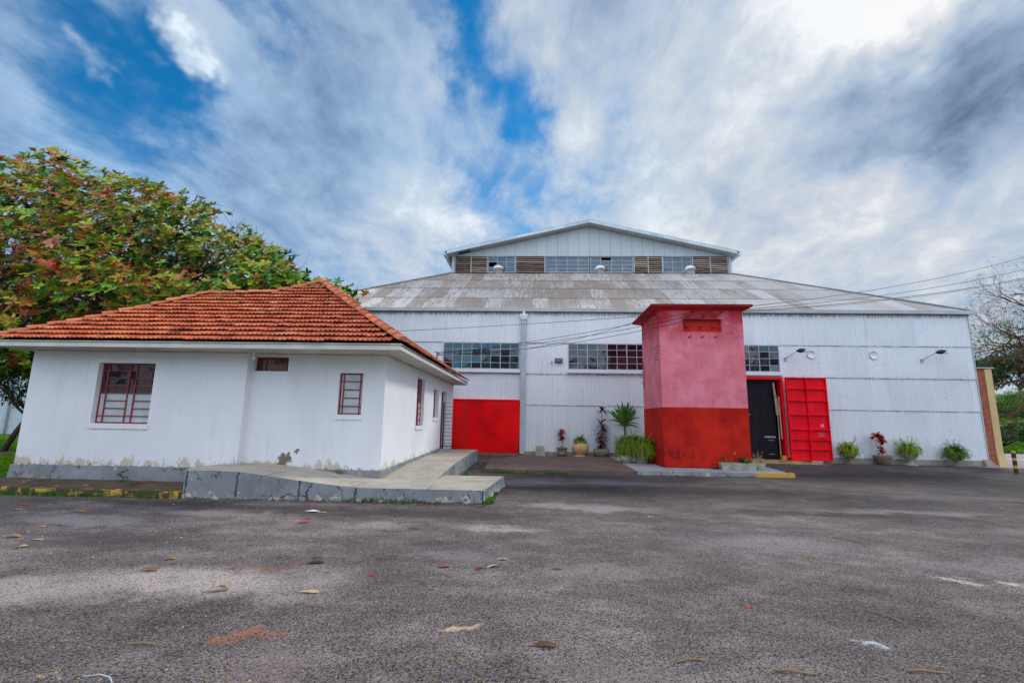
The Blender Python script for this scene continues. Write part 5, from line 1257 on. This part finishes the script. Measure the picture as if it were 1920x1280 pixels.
def leafy_tree(name, loc, label, h, r_, seed, n, m, L=.12, trunk=.12, group=None, lean=(0, 0)):
    rr = random.Random(seed); root = empty(name, loc, label, 'tree', group); x, y, z = loc
    t = MB(); tips = []; hh = h*.38; t.tube([(x, y, z-.2), (x+lean[0]*.5, y, z+hh*.5), (x+lean[0], y+lean[1], z+hh)], [trunk, trunk*.8, trunk*.65], 8)
    for k in range(5):
        a = 2*pi*k/5+rr.random(); branch(t, Vector((x+lean[0], y+lean[1], z+hh*rr.uniform(.8, 1.))), (cos(a), sin(a), rr.uniform(.4, 1.1)), h*.24, trunk*.5, 3, rr, tips, .55, .2, 3, 4)
    t.build('trunk', BARK, root)
    c = MB(); lobes = [(rr.gauss(0, .36), rr.gauss(0, .36), rr.uniform(-.5, .75), rr.uniform(.32, .55)) for _ in range(12)]
    for k in range(n):
        lx, ly, lz, lr = rr.choice(lobes); d = rv(rr)*(lr*rr.uniform(.55, 1.)); p = Vector((x+lean[0]+(lx+d.x)*r_, y+lean[1]+(ly+d.y)*r_, z+h*.66+(lz+d.z)*h*.34))
        leafquad(c, p, rv(rr), (0, 0, 1), L*rr.uniform(.7, 1.3), L*.5, min(1, max(0, .35+.3*d.z/lr+rr.gauss(0, .2))), .2, 2)
    c.build('crown', m, root); return root
leafy_tree('small_tree', (-21.6, 18.6, 0), 'small bushy tree with a forked trunk in the gap left of the white house', 4.4, 1.9, 5, 7000, GRN, .13, .12, None, (1.1, 0))
for (x, y, z_, lab) in ((-6., -19., 1., 'almond tree across the yard, mirrored in the left long window'), (10.5, -21., 1.0, 'almond tree across the yard, mirrored in the middle long window'), (29., -23., 1.1, 'almond tree across the yard, mirrored in the window right of the tower')):
    copy_tree(at_, (x, y, 0), (0, 0, 2.2), z_*.85, None, lab)['group'] = 'almond trees across the yard'
# bare spreading tree on the right
bt = empty('bare_tree', (32.5, 29, 0), 'almost leafless wide-branched tree rising beyond the right end of the warehouse', 'tree')
rr = random.Random(11); tb = MB(); tips = []
tb.tube([(32.5, 29, -.2), (32.3, 28.8, 3.), (32., 28.6, 6.)], [.55, .45, .38], 10)
for d, L, z in (((-1, -.3, .3), 4., 5.0), ((-1, -.15, .55), 4.2, 6.), ((-1, .1, .05), 4.4, 5.4), ((-.8, -.3, .95), 4.2, 6.), ((-1, 0, -.08), 3.8, 4.6), ((-.3, -.4, 1), 4.4, 6.), ((.8, 0, .7), 4.2, 6.), ((.3, .6, .9), 4.2, 6.), ((-.9, -.5, .25), 4.3, 5.8), ((-.95, .3, .35), 4.4, 6.)):
    branch(tb, Vector((32.1, 28.6, z)), d, L*.60, .19, 7, rr, tips, .75, .08, 4, 4, .73)
tb.build('trunk', BARKR, bt)
c = MB()
for (q, d) in tips:
    if rr.random() < .05:
        for _ in range(2): leafquad(c, q+rv(rr)*.10, rv(rr), (0, 0, 1), .10, .05, rr.uniform(.0, .5), .2, 2)
    elif q.z < 7.6 and mnoise.noise(q*.35) > .05 and rr.random() < .07:
        for _ in range(5): leafquad(c, q+rv(rr)*.4, rv(rr), (0, 0, 1), .14, .08, rr.uniform(.2, .8), .2, 2)
c.build('crown', GRN, bt)
for i, (x, y, h, r_, lab) in enumerate([(64, 72, 6.5, 5.5, 'dark spreading tree on the bank beyond the brick wall end, leftmost of its row'), (72, 74, 8, 6.5, 'dark spreading tree on the bank, beside the right edge of the photo'), (81, 78, 11, 7, 'tall dark tree far on the bank past the right edge of the view'), (57, 78, 6, 5, 'dark tree on the bank half hidden behind the brick wall end')]):
    leafy_tree('far_tree', (x, y, gz(x, y)), lab, h, r_, 40+i, 6500, FARL, .45, .3, 'trees on the grassy bank')
for i, (x, y, s, lab) in enumerate([(37.6, 39., 1.5, 'rounded green bush on the slope right of the spiky agave plant'), (43.2, 44.5, 2.2, 'large pale green bush halfway up the grassy slope')]):
    root = empty('bush', (x, y, gz(x, y)), lab, 'bush', 'bushes on the grassy slope'); c = MB(); rq = random.Random(60+i)
    for k in range(6500):
        d = rv(rq)*rq.uniform(.6, 1.); m = 1+.25*mnoise.noise(d*2.2); leafquad(c, Vector((x+d.x*s*m, y+d.y*s*m, gz(x, y)+s*.5+d.z*s*.62*m)), rv(rq)+d, (0, 0, 1), .17, .08, min(1, max(0, .45+d.z*.3+rq.gauss(0, .2))), .2, 2)
    c.build('foliage', GRN, root)
ag = empty('agave', (33.1, 35.8, gz(33.1, 35.8)), 'blue-green spiky agave plant beside the ochre wall end', 'agave'); c = MB(); rq = random.Random(8)
for k in range(46):
    a = rq.uniform(0, 2*pi); el = rq.uniform(.1, 1.3); leafquad(c, (33.1, 35.8, gz(33.1, 35.8)+.4), (cos(a)*cos(el), sin(a)*cos(el), sin(el)), (0, 0, 1), rq.uniform(1.5, 2.1), .16, rq.uniform(0, .25), .25, 5, 'strap')
c.build('foliage', FARL, ag)
# distant pale building at the left gap
db = empty('far_building', (-37, 33, 0), 'pale building with grey rain pipes seen through the gap left of the white house', 'building')
MB().box(-46, -33.5, 33, 40, 0, 6).build('wall', simple('pale_blue_grey_render', (.52, .58, .64), .8).m, db)
for x in (-36.6, -35.55, -34.3, -38.4): MB().box(x, x+.22, 32.8, 32.98, 0, 6).build('rain_pipe', GUT, db)
MB().box(-33.9, -33.2, 32.75, 32.99, 1.2, 5.).build('brick_panel', BRICK, db); MB().box(-46.3, -33.1, 32.5, 40.3, 6.01, 6.3).build('roof', FASCW, db)
for x, w_ in ((-40.5, 1.2), (-43, 1.2)): MB().box(x, x+w_, 32.97, 32.995, 2.2, 4.2).build('window', GLASS, db)

ob = empty('cream_building', (-31, -14, 0), 'cream building with white columns across the yard, mirrored in the left house window', 'building')
MB().box(-42, -23, -22, -14, 0, 7).build('wall', simple('cream_render', (.75, .64, .46), .8).m, ob)
for x in (-38, -34.5, -31, -27.5, -24): MB().box(x, x+.5, -13.9, -13.5, 0, 6.9).build('column', WHITEM, ob)
for x in (-36.8, -33.3, -29.8, -26.2): MB().box(x, x+1.3, -13.995, -13.9, 3.8, 5.6).build('window', BLACKI, ob)
MB().box(-42.5, -22.5, -22.5, -13.2, 7.01, 7.3).build('roof', PAVE, ob)

# ------------------------------------------------------------ grass and weeds (uncountable)
def tufts(name, fn, n, h, wd, seed, m=GRS, blades=6):
    rq = random.Random(seed); g = MB()
    for _ in range(n):
        p = fn(rq)
        if p is None: continue
        hh = h*rq.uniform(.5, 1.2); t0 = rq.random()
        for _b in range(blades):
            a = rq.uniform(0, 2*pi); l = rq.uniform(.1, .7); d = Vector((cos(a)*l, sin(a)*l, 1)); q = Vector(p)+Vector((rq.uniform(-1, 1), rq.uniform(-1, 1), 0))*h*.25
            s_ = Vector((sin(a), -cos(a), 0))*wd; e = q+d*hh*rq.uniform(.6, 1.); mid = q+d*hh*.5+Vector((0, 0, .08*hh))
            g.add([q-s_, q+s_, mid+s_*.7, e, mid-s_*.7], [(0, 1, 2, 3, 4)], min(1, max(0, t0*.7+rq.uniform(0, .3))))
    o = g.build(name, m); o['kind'] = 'stuff'; return o
def bank(rq):
    y = rq.uniform(34.8, 66); x = y*rq.uniform(.86, 1.12)+rq.uniform(-2, 2); return (x, y, gz(x, y)) if x > 29 else None
tufts('bank_grass', bank, 9000, .42, .03, 70)
def lawn(rq):
    y = rq.uniform(13, 31); x = -y*rq.uniform(1.0, 1.32); return (x, y, -.02) if x < -12.4 and not (17.3 < y < 19.1) else None
tufts('lawn_grass', lawn, 6000, .16, .012, 71)
def kerbw(rq): x = rq.uniform(-11.5, -8.9) if rq.random() < .75 else rq.uniform(-8.9, -7.2); return (x, rq.gauss(9.12, .05), 0)
tufts('kerb_weeds', kerbw, 190, .10, .005, 72, GRN, 6)
def slabw(rq): return (rq.uniform(-1.6, 1.2), rq.gauss(15.02, .04), 0) if rq.random() < .6 else ((-.85+rq.gauss(0, .03), rq.uniform(9.6, 11.5), 0) if rq.random() < .5 else (-2.0+rq.gauss(0, .1), rq.uniform(12.4, 14.6), 0))
tufts('slab_weeds', slabw, 170, .10, .007, 73, GRN, 6)
def rampw(rq): return (-.90+rq.gauss(0, .05), 9.6+rq.gauss(0, .12), 0) if rq.random() < .5 else (rq.uniform(-3.5, -1.8), 9.33+rq.gauss(0, .02), 0)
tufts('ramp_weeds', rampw, 45, .12, .008, 74, GRN, 7)
# young shoot growing from the plinth
sh = empty('weed_shoot', (-9.2, 10.5, .12), 'broad-leaved green weed growing against the grey plinth under the left window', 'weed'); c = MB()
for k in range(9): a = k*.8; leafquad(c, (-9.2, 10.5, .16+.02*k), (cos(a), -abs(sin(a))*.6, .45), (0, 0, 1), .17, .09, .15+.05*k, .3)
c.build('foliage', GRN, sh)
sh = empty('weed_shoot', (-4.35, 10.77, .34), 'small green weed in the corner where the ramp meets the front plinth', 'weed'); c = MB()
for k in range(7): a = k*.9; leafquad(c, (-4.35, 10.77, .35+.01*k), (cos(a), -abs(sin(a)), .35), (0, 0, 1), .09, .05, .2+.04*k, .3)
c.build('foliage', GRN, sh)

# ------------------------------------------------------------ fallen leaves, twigs, litter
def leafmesh(name, L, wd, curl, tone):
    m = MB(); ns = 8; nw = 4; vs = []; q_ = random.Random(int(tone*1000+curl*77))
    k1, k2, k3 = q_.uniform(-1, 1), q_.uniform(-1, 1), q_.uniform(0, 6)
    for i in range(ns+1):
        t = i/ns; w_ = wd*(sin(pi*min(1, t*.9+.06))**.7)*(.55+.6*t if t < .75 else 1.0)
        for j in range(nw+1):
            s = (j/nw-.5)*2
            z = .012+curl*L*(.42*(1-(2*t-1)**2)*(.8+.2*k1)+.16*max(0, s*k2)*t+.07*sin(7*t+k3)*s)
            if q_.random() < 0: pass
            vs.append(((t-.5)*L*(1-curl*.25), s*w_/2*(1-curl*.35)+.05*curl*sin(4*t+k3)*L, max(.004, z)))
    m.add(vs, [(i*(nw+1)+j, (i+1)*(nw+1)+j, (i+1)*(nw+1)+j+1, i*(nw+1)+j+1) for i in range(ns) for j in range(nw)], tone, True)
    m.tube([(-.5*L*(1-curl*.25), .05*curl*sin(k3)*L, .010), (-.72*L, .02, .006)], .010, 4, tone*.7)
    return m
protos = {}
def fallen(x, y, L, tone, curl, ang, label, group=None, z=0.):
    k = (round(tone, 2), round(curl, 2))
    if k not in protos:
        protos[k] = leafmesh('fallen_leaf', 1., .52, curl, tone).build('fallen_leaf', DRY, None, (0, 0, 0)); o = protos[k]
    else: o = protos[k].copy(); COL.objects.link(o)
    o.location = (x, y, z+.002); o.rotation_euler = (0, 0, ang); o.scale = (L, L, L); tag(o, label, 'leaf'); o['group'] = group or 'fallen leaves on the asphalt'
    return o
big = [(-6.73, 6.12, .24, .5, .35, .2, 'large curled tan leaf at the far left of the asphalt'), (-6.30, 6.05, .16, .6, .1, .1, 'narrow yellow-tan leaf right beside the large curled tan leaf'), (-6.97, 6.72, .13, .62, .1, .0, 'small yellow leaf behind the large curled tan leaf'),
 (-8.49, 7.76, .22, .5, .1, 0., 'orange leaf near the weedy kerb at the far left'), (-8.9, 8.2, .2, .86, .1, .3, 'dull red leaf behind the orange leaf near the weedy kerb'), (-7.4, 7.73, .22, .45, .12, .1, 'orange and green leaf on a pale dusty streak near the kerb'),
 (-6.12, 5.72, .14, .68, .4, .9, 'crumpled pinkish tan leaf in front of the large curled tan leaf'), (-4.06, 5.44, .13, .45, .4, .4, 'bright orange curled leaf behind the wide dusty patch'), (-3.98, 5.04, .18, .3, .3, .1, 'brown boat-shaped leaf at the edge of the wide dusty patch'),
 (-2.91, 4.56, .19, .35, .5, .5, 'arched brown curled leaf at the right end of the wide dusty patch'), (-2.07, 4.61, .19, .7, .12, .1, 'flat pale yellow leaf right of the arched brown leaf'), (-2.5, 5.68, .13, .2, .4, .5, 'dark brown curled leaf touching the grey-green leaf'),
 (-2.42, 5.48, .20, .02, .2, .3, 'grey-green leaf with its stalk toward the viewer'), (-3.53, 7.45, .2, .86, .2, .2, 'bright red leaf lying under the left part of the ramp'), (-3.6, 7.7, .15, .1, .4, .4, 'dark curled leaf just behind the bright red leaf'),
 (-.99, 5.49, .15, .86, .4, 0., 'pinkish red curled leaf left of the purple leaf'), (-.59, 5.47, .14, 1., .3, 1.2, 'purple leaf between the pink leaf and two pale leaves'), (-.45, 5.56, .15, .7, .3, .7, 'pale folded leaf right beside the purple leaf'), (-.36, 5.84, .13, .7, .3, .2, 'pale leaf behind the folded pale leaf'),
 (.09, 3.73, .17, .12, .3, .0, 'glossy dark brown leaf in the centre foreground'), (.26, 5.56, .14, .4, .4, .1, 'orange brown ragged leaf right of centre'), (-1.76, 7.3, .16, .35, .5, .2, 'light brown crumpled leaf in front of the ramp corner'),
 (2.0, 8.6, .13, .65, .4, .3, 'small pale tan leaf on the right half of the yard'), (2.48, 10.39, .18, .25, .5, .1, 'dark tan curled leaf in the yard toward the tower'), (-.98, 9.25, .14, .3, .3, .1, 'brown leaf at the right corner of the ramp'), (-3.6, 8.25, .16, .62, .1, .3, 'tan leaf with dark spots in front of the ramp')]
for q in big: fallen(*q)
rq = random.Random(5)
short = [(-6.73, 6.12, 'large curled tan leaf'), (-8.49, 7.76, 'orange leaf by the weedy kerb'), (-7.4, 7.73, 'orange and green leaf'), (-4.06, 5.44, 'bright orange curled leaf'), (-2.91, 4.56, 'arched brown leaf'),
         (-2.07, 4.61, 'flat pale yellow leaf'), (-2.42, 5.48, 'grey-green leaf'), (-3.53, 7.45, 'bright red leaf'), (-.99, 5.49, 'pinkish red curled leaf'), (-.59, 5.47, 'purple leaf'), (.09, 3.73, 'glossy brown leaf'),
         (.26, 5.56, 'orange brown ragged leaf'), (-1.76, 7.3, 'light brown crumpled leaf'), (2., 8.6, 'small pale tan leaf'), (2.48, 10.39, 'dark tan curled leaf'), (3.0, 4.5, 'curved thin twig'), (4.5, 7.3, 'long dark twig')]
cn = {.2: 'brown', .35: 'tan', .45: 'orange', .6: 'yellowish', .86: 'red', .3: 'brown', .62: 'yellowish'}
gname = 'small fallen leaves scattered over the asphalt'; used_ = set()
for k in range(90):
    x, y = rq.choice([(rq.uniform(-9, -1), rq.uniform(5.0, 9.0)), (rq.uniform(-3, 6), rq.uniform(4.5, 14))]); tn = rq.choice((.2, .35, .45, .6, .86)); cu = rq.choice((.1, .3, .5)); an = rq.uniform(0, 6.3); sz = rq.uniform(.05, .10)
    sx_, sy_, nm = min(short, key=lambda q: (q[0]-x)**2+(q[1]-y)**2); ddx, ddy = x-sx_, y-sy_; dist = sqrt(ddx*ddx+ddy*ddy)
    if dist < .15: continue
    side_ = ('right of' if ddx > 0 else 'left of') if abs(ddx) > abs(ddy) else ('behind' if ddy > 0 else 'in front of')
    lab = 'small %s fallen leaf %s %s the %s' % (cn[tn], 'well' if dist > 1.2 else 'just', side_, nm)
    if lab in used_: continue
    used_.add(lab); fallen(x, y, sz, tn, cu, an, lab, gname)
ordn = 'first second third fourth fifth sixth seventh eighth ninth tenth eleventh twelfth'.split()
for k in range(12):
    tn = rq.choice((.3, .45, .86, .62)); fallen(-4.6+.25*k+rq.uniform(-.08, .08), 9.30+rq.uniform(-.06, .02), rq.uniform(.12, .2), tn, .1, rq.uniform(-.4, .4), '%s from the left of the leaves along the ramp foot, %s' % (ordn[k], cn[tn]), 'leaves drifted along the ramp foot')
for k in range(12):
    tn = rq.choice((.3, .45, .86, .62)); fallen(-11.2+.36*k+rq.uniform(-.1, .1), rq.uniform(9.5, 10.5), rq.uniform(.12, .2), tn, .2, rq.uniform(0, 6), '%s leaf from the left on the mossy dirt strip, %s' % (ordn[k], cn[tn]), 'leaves on the mossy dirt strip', .11)
for k in range(12):
    fallen(rq.uniform(-2.0, -1.6), 15.1+.26*k, rq.uniform(.12, .2), rq.choice((.3, .45, .35)), .3, rq.uniform(0, 6), '%s nearest brown leaf in the gap beside the side ramp' % ordn[k], 'leaves in the gap by the side ramp', .0)
def twig(x, y, L, ang, label, r_=.006, bend=.1):
    m = MB(); m.tube([(-L/2, 0, .008), (-L*.15, bend*L*.5, .016), (L*.2, bend*L*.3, .01), (L/2, -bend*L*.2, .009)], [r_, r_*.9, r_*.8, r_*.5], 6); o = m.build('twig', TWIGM); o.location = (x, y, .0); o.rotation_euler = (0, 0, ang); tag(o, label, 'twig', 'twigs on the asphalt')
twig(-2.7, 3.49, .30, .02, 'straight thin twig in the left foreground'); twig(-.80, 3.66, .20, .95, 'bent pale twig left of the glossy brown leaf', .004, .3); twig(-.93, 3.57, .11, -.45, 'short twig crossing the bent pale twig', .004)
twig(1.72, 3.50, .25, -.12, 'thick broken twig in the right foreground', .008, .03); twig(2.62, 3.58, .27, -.03, 'straight thick twig at the lower right', .008, .02); twig(1.1, 3.6, .24, .25, 'twig near the bottom, right of centre', .007, .1)
twig(4.5, 7.3, .45, -.9, 'long dark twig in the right half of the yard', .008, .1); twig(3.0, 4.5, .35, -1.1, 'curved thin twig at the right of the yard', .005, .25); twig(-1.7, 5.83, .2, .9, 'small dark curved twig in front of the ramp', .005, .3)
lt = MB()
for k in range(2600):
    y = 2.3+rq.random()**2.*9; x = y*rq.uniform(-1.15, 1.15); s = rq.uniform(.004, .011); a = rq.uniform(0, pi); 
    if rq.random() < .45:
        L = rq.uniform(.02, .085); lt.add([(x-cos(a)*L/2-sin(a)*.0025, y-sin(a)*L/2+cos(a)*.0025, .005), (x+cos(a)*L/2, y+sin(a)*L/2, .010), (x-cos(a)*L/2+sin(a)*.0025, y-sin(a)*L/2-cos(a)*.0025, .010)], [(0, 1, 2)], rq.uniform(.3, .75))
    else:
        lt.add([(x-s, y-s, .002), (x+s, y-s*.7, .002), (x+s*.6, y+s, .002), (x-s*.8, y+s*.7, .002), (x, y, .002+s*1.1)], [(0, 1, 4), (1, 2, 4), (2, 3, 4), (3, 0, 4)], rq.uniform(.4, .75))
o = lt.build('ground_litter', DRY); o['kind'] = 'stuff'
wt = MB(); wt.tube([(-2.75, 3.07, .01), (-2.66, 3.09, .014), (-2.58, 3.07, .012), (-2.52, 3.02, .01)], .004, 5); o = wt.build('plastic_strip', FASC, None, (-2.66, 3.08, 0)); tag(o, 'thin pale blue plastic strip near the bottom left', 'plastic strip')
pp = MB(); pp.add([(-3.92, 8.28, .012), (-3.7, 8.25, .02), (-3.66, 8.33, .01), (-3.8, 8.36, .028)], [(0, 1, 2, 3)]); o = pp.build('paper_scrap', WHITEM, None, (-3.8, 8.3, 0)); tag(o, 'torn white paper scrap on the asphalt in front of the ramp', 'paper scrap')
